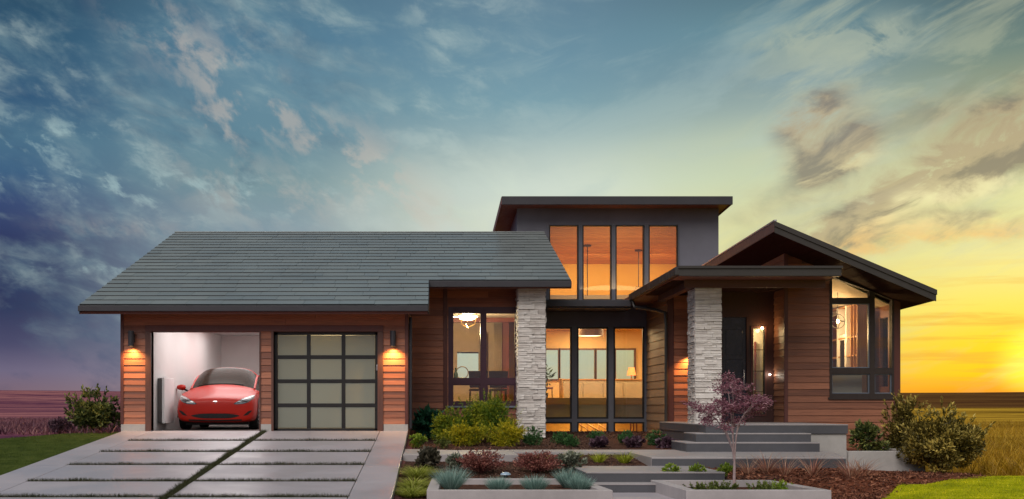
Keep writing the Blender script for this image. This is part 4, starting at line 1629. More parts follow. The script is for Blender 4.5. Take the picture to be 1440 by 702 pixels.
for xx, yy in ((3.8, 32.4), (5.4, 32.6), (4.6, 34.8), (6.8, 33.5)):
    lamp_area('main_room_light', (xx, yy, 2.94), 0.5, 80, (1.0, 0.70, 0.36))
lamp_area('main_room_light', (4.2, 30.86, 2.94), 0.3, 34, (1.0, 0.70, 0.36))  # extra lamp added near the glass to brighten the floor edge board
# island cabinet with panels
isl = thing('kitchen_island', 'long beige panelled kitchen island seen through the tall lower windows', 'kitchen island', (5.0, 34, FZ))
ib = MB().box(X(790, 34), X(906, 34), 34, 34.7, FZ, Z(534.5, 34)).build('cabinet', BEIGE, isl)
MB().box(X(789, 34), X(907, 34), 33.97, 34.73, Z(534.5, 34), Z(533, 34)).build('worktop', OAK, isl)
for i in range(4):
    a = X(790, 34) + 0.04 + i * (X(906, 34) - X(790, 34) - .04) / 4
    MB().box(a, a + (X(906, 34) - X(790, 34)) / 4 - .06, 33.975, 33.999, FZ + .06, Z(534.5, 34) - .08).build('panel', BEIGE, isl, bevel=0.006)
# drum pendant
dp = thing('drum_pendant', 'brown drum pendant lamp glowing underneath in the middle lower window', 'pendant lamp', (X(829, 32.4), 32.4, 2.9))
cx = X(829, 32.4)
m = MB()
m.lathe([(0.385, Z(473, 32.4)), (0.39, Z(473, 32.4)), (0.39, Z(460, 32.4)), (0.385, Z(460, 32.4)), (0.385, Z(473, 32.4))], (cx, 32.4, 0), 32)
m.build('drum_shade', plain('brown lamp drum', (0.16, 0.08, 0.035), 0.8), dp, smooth=True)
MB().lathe([(0.001, Z(472, 32.4)), (0.375, Z(472, 32.4))], (cx, 32.4, 0), 32).build('diffuser', emit('drum glow', (1, 0.72, 0.36), 5.0), dp)
MB().tube([(cx, 32.4, Z(460, 32.4)), (cx, 32.4, 2.97)], .012, 6).build('stem', BLACK, dp)
# small orange lamp on the island
ol = thing('table_lamp', 'small orange table lamp on the island by the right end of the windows', 'table lamp', (X(888, 34.3), 34.3, Z(533, 34)))
c = (X(888, 34.3), 34.3, 0)
MB().lathe([(0.14, Z(528, 34.3)), (0.09, Z(517, 34.3))], c, 20).build('lamp_shade', emit('orange shade', (1.0, 0.30, 0.10), 0.6), ol, smooth=True)
MB().lathe([(0.001, Z(533, 34)), (0.06, Z(533, 34)), (0.02, Z(532, 34)), (0.015, Z(527, 34.3))], c, 14).build('base', BRASS, ol, smooth=True)
# pale leaning sculpture
sc = MB()
sx = X(789, 31.9)
sc.tube([(sx, 31.9, FZ), (sx + .02, 31.9, FZ + .35), (sx + .0, 31.9, FZ + .7), (sx - .05, 31.9, Z(533, 31.9))], [.055, .06, .04, .012], 8)
so = sc.build('wooden_sculpture', plain('pale carved wood', (0.62, 0.38, 0.14), 0.4), smooth=True, local=False)
tag(so, 'slender pale carved wooden sculpture standing behind the left lower window', 'sculpture')


# chair in the window beside the pillar
def chair(name, label, loc, rz_, mat, group=None, h=0.86):
    t = thing(name, label, 'chair', loc, rz_, group)
    m = MB().box(-.23, .23, -.22, .22, .42, .48)
    m.build('seat', mat, t, bevel=.02, local=True)
    m = MB().prism([(-.22, .18, .50), (.22, .18, .50), (.25, .27, h), (-.25, .27, h)], (0, .04, 0))
    m.build('backrest', mat, t, bevel=.01, local=True)
    for x in (-.2, .2):
        for y in (-.19, .19):
            MB().tube([(x * 1.05, y * 1.05, 0), (x, y, .43)], .015, 6).build('leg', BLACK, t, local=True)
    return t


chair('dining_chair', 'low dark red chair by the left lower window beside the pillar', (3.05, 32.4, FZ), 0.5, plain('oxblood leather', (0.10, 0.02, 0.016), 0.5), h=.75)
LEAF_IN = leaf_mat('indoor leaf', (0.012, 0.03, 0.012), (0.03, 0.07, 0.02), (0.05, 0.10, 0.03))


def pot_plant(label, loc, h, rad, n, leaf, seed):
    rng = np.random.default_rng(seed)
    t = thing('potted_plant', label, 'potted plant', loc)
    MB().lathe([(0.001, 0), (.12, 0), (.16, .3), (.14, .3), (.13, .26), (.001, .26)], n=18).build('pot', CHARC, t, smooth=True, local=True)
    m = MB()
    P, D = [], []
    for i in range(7):
        a = rng.uniform(0, 6.28)
        e = np.array([math.cos(a) * rad, math.sin(a) * rad, h * rng.uniform(.7, 1)])
        m.tube([(0, 0, .2), tuple(e * [.3, .3, .6]), tuple(e)], [.012, .008, .003], 5)
        for k in range(n):
            s = rng.uniform(.55, 1)
            P.append(e * [s, s, s] + rng.normal(size=3) * .02)
            D.append(rng.normal(size=3) + [math.cos(a), math.sin(a), .1])
    m.build('stem', BARK, t, smooth=True, local=True)
    V, F = leaf_arrays(np.array(P), np.array(D), leaf, .32, rng)
    np_mesh('foliage', V, [F], np.repeat(rng.uniform(0, 1, len(P)), 4), LEAF_IN, t, local=True)
    return t


pot_plant('tall leafy house plant behind the glass just right of the left stone pillar', (2.98, 31.55, FZ), 1.15 + .1, .33, 9, .2, 3)

# upper room pendants
for px, pyc, bot, nm in ((826, 353, 416, 0), (898, 352, 404, 1)):
    yy = 36.6 if nm else 36.0
    t = thing('pendant_rod', ('thin rod pendant hanging behind the second upper tower window' if not nm else 'rod pendant with small basket shade behind the third upper tower window'),
              'pendant lamp', (X(px, yy), yy, cz(yy)))
    MB().tube([(X(px, yy), yy, cz(yy)), (X(px, yy), yy, Z(bot, yy))], .014, 6).build('rod', BARK, t)
    MB().lathe([(.001, .0), (.12, .0), (.12, -.04), (.001, -.04)], (X(px, yy), yy, cz(yy)), 16).build('ceiling_rose', BARK, t)
    if nm:
        m = MB()
        for k in range(10):
            a = k * math.pi / 5
            m.tube([(X(px, yy) + math.cos(a) * .08, yy + math.sin(a) * .08, Z(403, yy)), (X(px, yy) + math.cos(a) * .17, yy + math.sin(a) * .17, Z(411, yy)), (X(px, yy) + math.cos(a) * .15, yy + math.sin(a) * .15, Z(417, yy))], .006, 4)
        m.build('shade', BARK, t)

# dining room
DF = EYE + 0.02
CEIL = EYE + 2.48
dh = (X(643, 33), X(673, 33), Z(536, 33), Z(495, 33))
m = wall_y('inner_wall', 33.0, 33.1, GX1, 2.5, DF - .3, CEIL + .1, [dh], plain('peach plaster', (0.62, 0.46, 0.30), 0.8, 0, .05))
MB().box(dh[0], dh[1], 33.04, 33.05, dh[2], dh[3]).build('pane', GLASS, m)
MB().box(GX1, 2.5, DY + .18, 33, CEIL, CEIL + .06).build('ceiling', CREAM, house)
MB().box(GX1, 2.5, 31.2, 31.4, CEIL - .12, CEIL - .002).build('ceiling_beam', REDWOOD, house)
MB().box(GX1, 2.5, DY + .18, 33, DF - .08, DF).build('dining_floor', OAK, house)


def curtain(x0, x1, y, z0, z1, label):
    n = 40
    v, f = [], []
    for i in range(n + 1):
        x = x0 + (x1 - x0) * i / n
        for z in (z0, z1):
            v.append((x, y + .04 * math.sin(i * 1.3) + .015 * math.sin(i * 3.1), z))
    for i in range(n):
        f.append((2 * i, 2 * i + 2, 2 * i + 3, 2 * i + 1))
    m = MB()
    m.add(v, f)
    o = m.build('curtain', CURTAIN, smooth=True)
    s = o.modifiers.new('s', 'SOLIDIFY')
    s.thickness = .006
    return tag(o, label, 'curtain')


curtain(X(674, 32.6), X(684, 32.6), 32.6, DF, CEIL - .3, 'linen curtain right of the bright back window in the dining room')
curtain(X(695, 31.9), X(706, 31.9), 31.9, DF, CEIL - .1, 'linen curtain hanging in the middle of the right dining window')
m = MB().box(X(706, 31.9), X(716, 31.9), 31.95, 32.0, DF, CEIL)
m.build('inner_wall', REDWOOD, house)
dpn = thing('ceiling_lamp', 'glowing glass bowl ceiling lamp in the upper left of the dining window', 'ceiling lamp', (X(657.5, 29.3), 29.3, CEIL))
c = (X(657.5, 29.3), 29.3, 0)
zc = Z(442, 29.3)
MB().lathe([(.001, zc + .06), (.24, zc + .06), (.25, zc), (.25, zc - .03)], c, 24).build('canopy', BRASS, dpn, smooth=True)
MB().lathe([(.24, zc - .03), (.20, zc - .12), (.10, zc - .155), (.001, zc - .165)], c, 24).build('bowl', emit('bowl lamp', (1, .74, .38), 7.0), dpn, smooth=True)
m = MB()
for k in range(3):
    a = k * 2.09 + .3
    m.tube([(c[0] + .26 * math.cos(a), c[1] + .26 * math.sin(a), zc), (c[0] + .19 * math.cos(a), c[1] + .19 * math.sin(a), zc - .26), (c[0], c[1], zc - .34)], .009, 5)
m.build('hanger', BRASS, dpn)
lamp_point('dining_light', (c[0], c[1], zc - .45), .15, 240, (1.0, .74, .42))
for k, px in enumerate((641, 667)):
    sp = MB().lathe([(.001, 0), (.09, 0), (.10, .02)], (X(px, 30.8), 30.8, CEIL - .02), 16).build('downlight', emit('downlight', (1, .8, .5), 8), smooth=True)
    tag(sp, ('left' if k == 0 else 'right') + ' one of two small round recessed ceiling lights in the dining room', 'ceiling light')
tb = thing('dining_table', 'dark dining table behind the dining window above the yellow shrubs', 'table', (.9, 30.3, DF))
MB().box(-.1, 1.9, 29.9, 30.8, DF + .72, DF + .76).build('tabletop', REDWOOD, tb, bevel=.006)
for x in (0.0, 1.8):
    for y in (30.0, 30.7):
        MB().box(x - .03, x + .03, y - .03, y + .03, DF, DF + .72).build('leg', REDWOOD, tb)
for k, (px, lb) in enumerate(((672, 'charcoal upholstered dining chair left of the plum window post'), (700, 'charcoal upholstered dining chair right of the plum window post'),
                              )):
    chair('dining_chair', lb, (X(px, 29.4), 29.35, DF), math.pi, CHARC, group='dining room chairs', h=.93)
m = MB()
c = (X(650, 30.2), 30.2)
m.tube([(c[0] + .16 * math.cos(a), c[1], DF + .92 + .16 * math.sin(a)) for a in np.linspace(0, 6.283, 25)], .012, 6)
m.lathe([(.001, 0), (.07, 0), (.02, .02), (.015, .03)], (c[0], c[1], DF + .761 - .0), 12)
tag(m.build('ring_ornament', BRASS, smooth=True), 'round ring ornament standing on the dining table', 'ornament')
tag(MB().lathe([(.001, 0), (.05, 0), (.06, .12), (.03, .18), (.02, .28), (.025, .29)], (X(641, 30.2), 30.2, DF + .761), 14).build('bottle', LEAF_IN, smooth=True),
    'dark bottle at the left end of the dining table', 'bottle')

# bay room
BF = EYE - .25
m = MB()
m.box(BX0 + .13, BX1 - .15, 31.0, 31.1, BF, 4.2)
m.build('inner_wall', plain('peach plaster back', (0.55, 0.38, 0.22), 0.8, 0, .05), house)
BCE = EYE + 2.75
MB().box(BX0 + .13, BX1 - .15, BY + .15, 31.0, BF - .1, BF).build('bay_floor', OAK, house)
MB().prism([(BX0 + .13, BY + .16, btop(BX0) - .05), (BX1 - .15, BY + .16, btop(BX1) - .05), (BX1 - .15, 31, btop(BX1) - .05), (BX0 + .13, 31, btop(BX0) - .05)], (0, 0, .03)).build('ceiling', CREAM, house)
BKX = 10.05
sh = thing('bookcase', 'cherry red wall cabinet and shelves seen through the tall bay window', 'bookcase', (BKX + .2, 28.4, BF))
yk = lambda px: BKX * FPX / (px - CX)
MB().box(BX1 - .20, BX1 - .155, yk(1205), 29.8, BF, 3.0).build('back', REDWOOD, sh)
for px, w in ((1205, .05), (1200.5, .03), (1196, .03), (1189.5, .06), (1177, .05)):
    MB().box(BKX, BX1 - .201, yk(px) - w / 2, yk(px) + w / 2, BF, 3.0).build('upright', OAKZ if px > 1190 else WHITEW, sh)
for z in (BF + .02, .95, 1.4, 1.75, 2.2, 2.97):
    MB().box(BKX + .02, BX1 - .202, yk(1205) + .03, 29.8, z, z + .035).build('shelf', OAK, sh)
MB().box(BKX + .03, BKX + .06, yk(1188), yk(1178.5), BF + .1, Z(470, 28)).build('oven_panel', WHITEW, sh, bevel=.01)
MB().box(BKX + .015, BKX + .029, yk(1186), yk(1180.5), .6, Z(478, 28)).build('oven_door', BLACK, sh, bevel=.01)
for px, z, hh, mt in ((1198, .985, .22, CREAM), (1202.5, 1.785, .2, BRASS), (1198.2, 2.235, .16, WHITEW), (1202.6, 1.435, .2, CREAM)):
    tag(MB().lathe([(.001, 0), (.05, 0), (.07, hh * .4), (.03, hh * .8), (.035, hh)], (BKX + .14, yk(px), z), 14).build('vase', mt, smooth=True),
        {.985: 'cream vase on the low shelf of the cherry bookcase', 1.785: 'brass vase on the upper shelf of the cherry bookcase',
         2.235: 'small white vase on the top shelf of the cherry bookcase', 1.435: 'cream vase standing below the brass vase in the bookcase'}[z], 'vase')


def curtain_x(xc, ya, yb, z0, z1, label):
    m = MB()
    n = 30
    v, f = [], []
    for i in range(n + 1):
        y = ya + (yb - ya) * i / n
        for z in (z0, z1):
            v.append((xc + .04 * math.sin(i * 1.4), y, z))
    m.add(v, [(2 * i, 2 * i + 1, 2 * i + 3, 2 * i + 2) for i in range(n)])
    o = m.build('curtain', CURTAIN, smooth=True)
    q = o.modifiers.new('s', 'SOLIDIFY')
    q.thickness = .006
    return tag(o, label, 'curtain')


curtain_x(10.30, 26.85, 27.32, BF, 2.75, 'pale gold curtain at the right of the big bay window')
cnt = thing('window_counter', 'pale low counter along the bottom pane of the bay window', 'counter', (9.7, 27, BF))
MB().box(BX0 + .9, p1b + .02, 26.5, 27.0, BF, Z(526, 26.5) - .02).build('cabinet', CREAM, cnt)
MB().box(BX0 + .88, p1b + .04, 26.48, 27.02, Z(526, 26.5) - .02, Z(526, 26.5) + .0).build('worktop', CREAM, cnt)
dl = MB().lathe([(.001, 0), (.10, 0), (.11, .03)], (9.94, 27.95, Z(424, 27.95) - .02), 18).build('downlight', emit('bay downlight', (1, .78, .42), 30), smooth=True)
tag(dl, 'bright round ceiling light at the top of the bay window', 'ceiling light')
lamp_point('bay_light', (9.45, 27.7, 2.30), .12, 85, (1, .62, .27))
orb = thing('orb_pendant', 'iron orb pendant with bare bulb hanging in the bay window', 'pendant lamp', (X(1178, 27.2), 27.2, Z(452, 27.2)))
oc = (X(1178, 27.2), 27.2, Z(452, 27.2))
m = MB()
for ax in range(3):
    pts = []
    for a in np.linspace(0, 6.2832, 29):
        p = [math.cos(a) * .17, math.sin(a) * .17]
        pts.append(((oc[0] + p[0], oc[1] + (p[1] if ax == 0 else 0) + (p[0] * .0), oc[2] + (p[1] if ax == 1 else 0)) if ax < 2 else (oc[0] + p[0] * .5, oc[1] + p[0] * .86, oc[2] + p[1])))
    m.tube(pts, .008, 5)
m.build('orb_frame', BLACK, orb)
MB().lathe([(.001, .045), (.03, .03), (.04, 0), (.03, -.03), (.001, -.045)], oc, 14).build('bulb', emit('orb bulb', (1, .62, .25), 45), orb, smooth=True)
MB().tube([(oc[0], oc[1], oc[2] + .17), (oc[0], oc[1], btop(oc[0]) - .05)], .006, 5).build('chain', BLACK, orb)
lamp_point('orb_light', (oc[0], oc[1] - .08, oc[2]), .04, 9, (1, .6, .25))

# ================================================================== lamps and small fittings outside
def sconce(px, label):
    x, y = X(px, GY), GY - .16
    z0, z1 = Z(487.5, GY), Z(466, GY)
    t = thing('wall_lamp', label, 'wall lamp', (x, GY, z0), 0, 'wall lamps beside the garage openings')
    m = MB()
    m.lathe([(.045, z0), (.062, z0), (.062, z1), (.001, z1 + .002)], (x, y, 0), 20)
    m.lathe([(.045, z0), (.045, z0 + .05)], (x, y, 0), 20)
    m.build('cylinder_shade', FASCIA, t, smooth=True)
    MB().box(x - .05, x + .05, GY - .045, GY - .02, (z0 + z1) / 2 - .08, (z0 + z1) / 2 + .10).build('back_plate', FASCIA, t, bevel=.004)
    MB().box(x - .02, x + .02, y + .05, GY - .04, (z0 + z1) / 2 - .02, (z0 + z1) / 2 + .03).build('arm', FASCIA, t)
    MB().lathe([(.001, z0 + .022), (.044, z0 + .022)], (x, y, 0), 16).build('bulb', emit('sconce bulb', (1, .60, .20), 40), t)
    d = bpy.data.lights.new('wall_lamp_light', 'SPOT')
    d.energy = 84
    d.spot_size = R(135)
    d.spot_blend = .9
    d.shadow_soft_size = .035
    d.color = (1, .50, .13)
    o = bpy.data.objects.new('wall_lamp_light', d)
    COL.objects.link(o)
    o.location = (x, y - .03, z0 - .01)
    o.rotation_euler = (R(8), 0, 0)


sconce(187, 'dark cylinder wall lamp left of the open garage bay')
sconce(553, 'dark cylinder wall lamp right of the frosted garage door')
# porch sconce behind the right pillar
t = thing('wall_lamp', 'porch wall lamp half hidden behind the right stone pillar', 'wall lamp', (X(969.5, 27.6), 27.7, 2.0))
MB().lathe([(.05, 1.82), (.06, 1.82), (.06, 2.16), (.001, 2.16)], (X(970.5, 27.5), 27.52, 0), 18).build('cylinder_shade', FASCIA, t, smooth=True)
MB().box(X(970, 27.6) - .04, X(970, 27.6) + .04, 27.58, 27.68, 1.93, 2.03).build('back_plate', FASCIA, t)
d = bpy.data.lights.new('wall_lamp_light', 'SPOT')
d.energy, d.spot_size, d.spot_blend, d.shadow_soft_size, d.color = 80, R(120), .9, .035, (1, .5, .13)
o = bpy.data.objects.new('wall_lamp_light', d)
COL.objects.link(o)
o.location = (X(970.5, 27.5), 27.5, 1.80)
o.rotation_euler = (R(8), 0, 0)
# lights at the door
t = tag(MB().lathe([(.001, -.045), (.024, -.02), (.03, 0), (.02, .02), (.001, .03)], (X(1069, EY) + .02, EY - .09, Z(463, EY) + .02), 16).build('door_lamp', emit('door lamp', (1, .66, .28), 45), smooth=True),
        'small bright lamp glowing at the top of the narrow glass beside the front door', 'lamp')
lamp_point('door_lamp_light', (X(1069, EY) + .02, EY - .18, Z(463, EY) - .02), .05, 2.2, (1, .62, .28))
t = tag(MB().lathe([(.001, -.02), (.015, -.012), (.017, 0), (.012, .012), (.001, .018)], (7.88, EY - .02, Z(527, EY)), 14).build('doorbell_light', emit('doorbell light', (1, .93, .78), 45), smooth=True),
        'small white glowing doorbell light right of the front door', 'doorbell light')
lamp_point('doorbell_glow', (7.84, EY - .13, Z(527, EY)), .03, 1.1, (1, .85, .65))

# battery unit on the garage wall
bu = thing('battery_unit', 'white wall mounted home battery on the left garage wall beside the red car', 'home battery', (-6.2, 26.0, .15))
BZ0, BZ1 = Z(595.5, 25.7), Z(531, 25.7)
MB().box(IX0 + .002, -6.17, 25.72, 26.6, BZ0 + .01, BZ1 - .01).build('casing', plain('battery grey casing', (0.12, 0.11, 0.11), .4), bu, bevel=.02)
MB().prism([(-6.168, 25.68, BZ0), (-6.168, 26.64, BZ0), (-6.168, 26.64, BZ1), (-6.168, 25.68, BZ1)], (.055, 0, 0)).build('front_cover', plain('gloss white cover', (0.88, 0.87, 0.87), .5, 0, .02, bmp=0), bu, bevel=.008)

# ================================================================== drive, path, steps, walls
def dz(y): return -0.0794 * (25 - y)


drv = tag(empty('driveway', (-4, 20, 0)), 'pale concrete slab driveway with grass joints leading to the garage', kind='structure')
gy = [25.0, 23.05, 21.15, 19.28, 17.35, 15.82, 13.9, 12.0, 10.0]
SLAB = []


def slab(x0, x1, y0, y1, top=0.0):
    m = MB()
    m.prism([(x0, y0, dz(y0) - .12), (x1, y0, dz(y0) - .12), (x1, y1, dz(y1) - .12), (x0, y1, dz(y1) - .12)], (0, 0, .12 + top))
    return m.build('slab', CONC, drv, bevel=.008)


DXL, DIL, DST, DIR_, DXR = -6.86, -6.21, -3.745, -1.21, -0.60
for i in range(len(gy) - 1):
    y1, y0 = gy[i], gy[i + 1]
    a = 0.0 if i == 0 else 0.055
    slab(DIL + .006, DST - .065, y0 + .072, y1 - a * 1.3)
    slab(DST + .065, DIR_ - .006, y0 + .072, y1 - a * 1.3)
by = [25.0, 21.9, 19.0, 17.2, 15.0, 12.5, 10.0]
for i in range(len(by) - 1):
    slab(DXL, DIL - .004, by[i + 1] + .004, by[i] - .001)
    slab(DIR_ + .004, DXR, by[i + 1] + .004, by[i] - .001)
SOIL = plain('joint soil', (0.035, 0.028, 0.018), .9, 0, .3, 30)
jm = MB()
jm.prism([(DXL + .02, 10, dz(10) - .05), (DXR - .02, 10, dz(10) - .05), (DXR - .02, 24.99, dz(25) - .05), (DXL + .02, 24.99, dz(25) - .05)], (0, 0, -.05))
jm.build('joint_bed', SOIL, drv)
rng = np.random.default_rng(3)
JG = leaf_mat('joint grass', (0.022, 0.022, 0.010), (0.048, 0.052, 0.016), (0.11, 0.115, 0.035), .25)
P = []
for y in gy[1:-1]:
    n = 7600
    xs = rng.uniform(DIL, DIR_, n)
    P.append(np.stack([xs, y + rng.uniform(-.06, .06, n), np.full(n, dz(y) - .05)], 1))
n = 15000
ys = rng.uniform(10, 24.95, n)
P.append(np.stack([DST + rng.uniform(-.062, .062, n), ys, dz(ys) - .05], 1))
P = np.concatenate(P)
clump = 0.55 + 0.45 * np.sin(P[:, 0] * 7 + P[:, 1] * 3) * np.sin(P[:, 0] * 2.3 + 1)
D = rng.normal(size=P.shape) * .35 + [0, 0, 1]
V, Q, T = blade_arrays(P, D, (rng.uniform(.055, .115, len(P)) + .03 * clump), np.full(len(P), .006), .15, rng)
jg = np_mesh('joint_grass', V, [Q, T], np.repeat(rng.uniform(0, 1, len(P)), 7), JG)
tag(jg, 'short dark grass growing in the joints between driveway slabs', 'grass', kind='stuff')

# path and landing slab
PTH = Z(0, 1) * 0 + (EYE - .85)
pth = tag(empty('path', (2.5, 22, PTH)), 'grey concrete path running from the driveway along the beds to the steps', kind='structure')


def pslab(pts, th, mat=CONC_TOP, name='slab', parent=pth):
    return MB().prism([(x, y, z - th) for x, y, z in pts], (0, 0, th)).build(name, mat, parent, bevel=.01)


zq = PTH
pslab([(-.59, 20.75, dz(20.75) - .012), (.45, 20.75, zq), (.45, 23.0, zq), (-.59, 22.3, zq + .05)], .16)
pslab([(.456, 20.75, zq), (1.52, 20.75, zq), (1.52, 22.0, zq), (1.52, 23.3, zq), (.456, 23.0, zq)], .24)
pslab([(1.526, 22.05, zq), (3.74, 22.05, zq), (3.74, 23.3, zq), (1.526, 23.3, zq)], .24)
pslab([(3.746, 19.7, zq), (5.4, 19.7, zq), (5.4, 23.3, zq), (3.746, 23.3, zq)], .30)
pslab([(5.406, 19.7, zq), (7.12, 19.7, zq), (7.7, 22.0, zq), (7.7, 22.5, zq), (5.406, 22.5, zq)], .62)
# dark face boards on the risers
stp = thing('concrete_steps', 'wide dark concrete steps rising to the porch beside the stone pillar', 'steps', (6.8, 22, -.35))


def step(x0, x1, y0, y1, ztop, th, mat=CONC_DK, name='step', topmat=CONC_TOP, par=stp):
    o = MB().box(x0, x1, y0, y1, ztop - th, ztop - .02).build(name, mat, par, bevel=.006)
    MB().box(x0 - .004, x1 + .004, y0 - .006, y1, ztop - .022, ztop).build('tread', topmat, o, bevel=.006)
    return o


step(5.45, 8.32, 22.93, 27.65, .17, .19, name='landing')
step(5.16, 7.44, 22.52, 23.6, 0.0, .18)
step(4.88, 7.47, 22.10, 23.5, -.17, .20)
MB().box(7.445, 8.30, 22.96, 24.5, -.62, -.022).build('side_block', CONC_W, stp, bevel=.006)
MB().box(5.47, 7.44, 23.3, 27.6, -.5, -.022).build('core', CONC_DK, stp)
lst = thing('lower_steps', 'two broad dark concrete slab steps between the two planters', 'steps', (3.4, 18, -.7))
step(2.36, 4.52, 17.75, 19.68, EYE - 1.0, .17, par=lst)
step(2.45, 3.37, 17.38, 18.3, EYE - 1.155, .15, par=lst)
# dark riser slabs on the path front
MB().box(3.75, 7.10, 19.675, 19.697, zq - .19, zq - .03).build('riser', CONC_DK, pth)
# bottom walkway
wk = tag(empty('walkway', (3, 16, -.8)), 'pale concrete walkway at the foot of the lower steps', kind='structure')
for a, b in ((12.0, 14.0), (14.0, 15.6), (15.6, 17.38)):
    MB().box(2.40, 3.42, a + .004, b - .004, -.95, EYE - 1.29).build('slab', CONC, wk, bevel=.006)
MB().box(-.58, 6.0, 12.0, 15.30, -1.1, EYE - 1.33).build('slab', CONC, wk, bevel=.006)


# planters
def planter(label, x0, x1, xb0, xb1, y0, y1, ztop, t=.16, zb=-1.0):
    p = thing('planter', label, 'planter', ((x0 + x1) / 2, (y0 + y1) / 2, zb))
    def w(a, b, c, d, nm='wall'):
        MB().prism([(q[0], q[1], zb) for q in (a, b, c, d)], (0, 0, ztop - zb)).build(nm, CONC_P, p, bevel=.008)
    w((x0, y0), (x1, y0), (x1, y0 + t), (x0, y0 + t))
    w((xb0, y1 - t), (xb1, y1 - t), (xb1, y1), (xb0, y1))
    w((x0, y0 + t + .001), (x0 + t, y0 + t + .001), (xb0 + t, y1 - t - .001), (xb0, y1 - t - .001))
    w((x1 - t, y0 + t + .001), (x1, y0 + t + .001), (xb1, y1 - t - .001), (xb1 - t, y1 - t - .001))
    MB().prism([(x0 + t, y0 + t, ztop - .10), (x1 - t, y0 + t, ztop - .10), (xb1 - t, y1 - t, ztop - .10), (xb0 + t, y1 - t, ztop - .10)], (0, 0, -.1)).build('soil', MULCH, p)
    return p


PLT = EYE - 1.12
planter('long low concrete planter holding the blue fescue grass', -.115, 2.42, -.06, 2.30, 15.5, 18.15, PLT)
planter('low concrete planter holding the red leaved maple', 3.42, 5.40, 3.36, 5.24, 15.5, 17.75, PLT)
# pale retaining wall on the right
rwl = thing('retaining_wall', 'pale concrete retaining wall below the bay at the edge of the bark', 'retaining wall', (9.1, 23, -1))
MB().box(8.325, 9.88, 22.92, 23.10, -1.1, EYE - .868).build('front_wall', CONC_W, rwl, bevel=.008)
MB().box(9.72, 9.88, 23.102, 25.95, -1.1, EYE - .868).build('return_wall', CONC_W, rwl, bevel=.008)
MB().box(8.2, 8.322, 22.97, 25.95, -1.1, EYE - .85).build('return_wall', CONC_W, rwl, bevel=.008)
MB().box(8.323, 9.719, 23.1, 25.95, -.55, EYE - .92).build('soil', MULCH, rwl)

# bark chips
def chips(n, xf, yf, name, label, mat, size=.05, seed=1):
    rng = np.random.default_rng(seed)
    x, y = xf(rng, n), yf(rng, n)
    ok = ~(((x > 3.7) & (x < 7.6) & (y > 19.6) & (y < 27)) | ((x > -.6) & (x < 3.8) & (y > 20.7) & (y < 23.3) & ~((x > 1.52) & (y < 22.05))) | ((x > 2.3) & (x < 4.6) & (y > 17.4) & (y < 19.7))
           | ((x > 2.3) & (x < 3.5) & (y < 17.5)) | ((x > 3.3) & (x < 5.45) & (y < 17.8)) | ((x > -.15) & (x < 2.45) & (y < 18.2)) | ((x > 8.2) & (y > 22.9)))
    x, y = x[ok], y[ok]
    lx = np.interp(y, [12, 15, 18, 19.7, 20.5, 21.0, 23], [4.3, 5.6, 7.25, 8.5, 9.3, 10.2, 10.2])
    ok = x < lx + rng.normal(size=len(x)) * .1
    x, y = x[ok], y[ok]
    P = np.stack([x, y, zt(x, y) + .04], 1)
    D = rng.normal(size=P.shape) * [1, 1, .25] + [0, 0, .1]
    V, F = leaf_arrays(P, D, size, .32, rng, .1)
    return tag(np_mesh(name, V, [F], np.repeat(rng.uniform(0, 1, len(P)), 4), mat), label, 'bark mulch', kind='stuff')


CH1 = leaf_mat('dark bark chip', (0.022, 0.012, 0.010), (0.075, 0.038, 0.026), (0.20, 0.11, 0.075), 0.0, .8)
CH2 = leaf_mat('red bark chip', (0.05, 0.018, 0.011), (0.17, 0.058, 0.030), (0.36, 0.15, 0.08), 0.0, .8)
chips(26000, lambda r, n: r.uniform(-.5, 5.6, n), lambda r, n: r.uniform(15, 30, n), 'bark_chips', 'dark bark chips over the beds near the windows', CH1, .05, 1)
chips(34000, lambda r, n: r.uniform(4.5, 10.2, n), lambda r, n: r.uniform(13.5, 23, n), 'bark_chips', 'reddish bark chips over the bed at the right', CH2, .07, 2)

# lawn and meadow blades
def blades(name, label, n, xf, yf, L, wid, mat, seed, lean=.35, keep=None, droop=.3):
    rng = np.random.default_rng(seed)
    x, y = xf(rng, n), yf(rng, n)
    if keep is not None:
        ok = keep(x, y)
        x, y = x[ok], y[ok]
    P = np.stack([x, y, zt(x, y) + .01], 1)
    D = rng.normal(size=P.shape) * lean + [0, 0, 1]
    ll = rng.uniform(L[0], L[1], len(P))
    V, Q, T = blade_arrays(P, D, ll, wid * rng.uniform(.7, 1.3, len(P)), droop, rng)
    cl = sum(np.sin(P[:, 0] * k * math.cos(a) + P[:, 1] * k * math.sin(a) * 1.3 + a * 9) for k, a in ((2.3, .4), (4.1, 2.0), (7.3, 1.1), (11.0, 2.7))) / 4
    tn = np.clip(rng.uniform(0, 1, len(P)) * .5 + .27 + .5 * cl, 0, 1)
    return tag(np_mesh(name, V, [Q, T], np.repeat(tn, 7), mat), label, 'grass', kind='stuff')


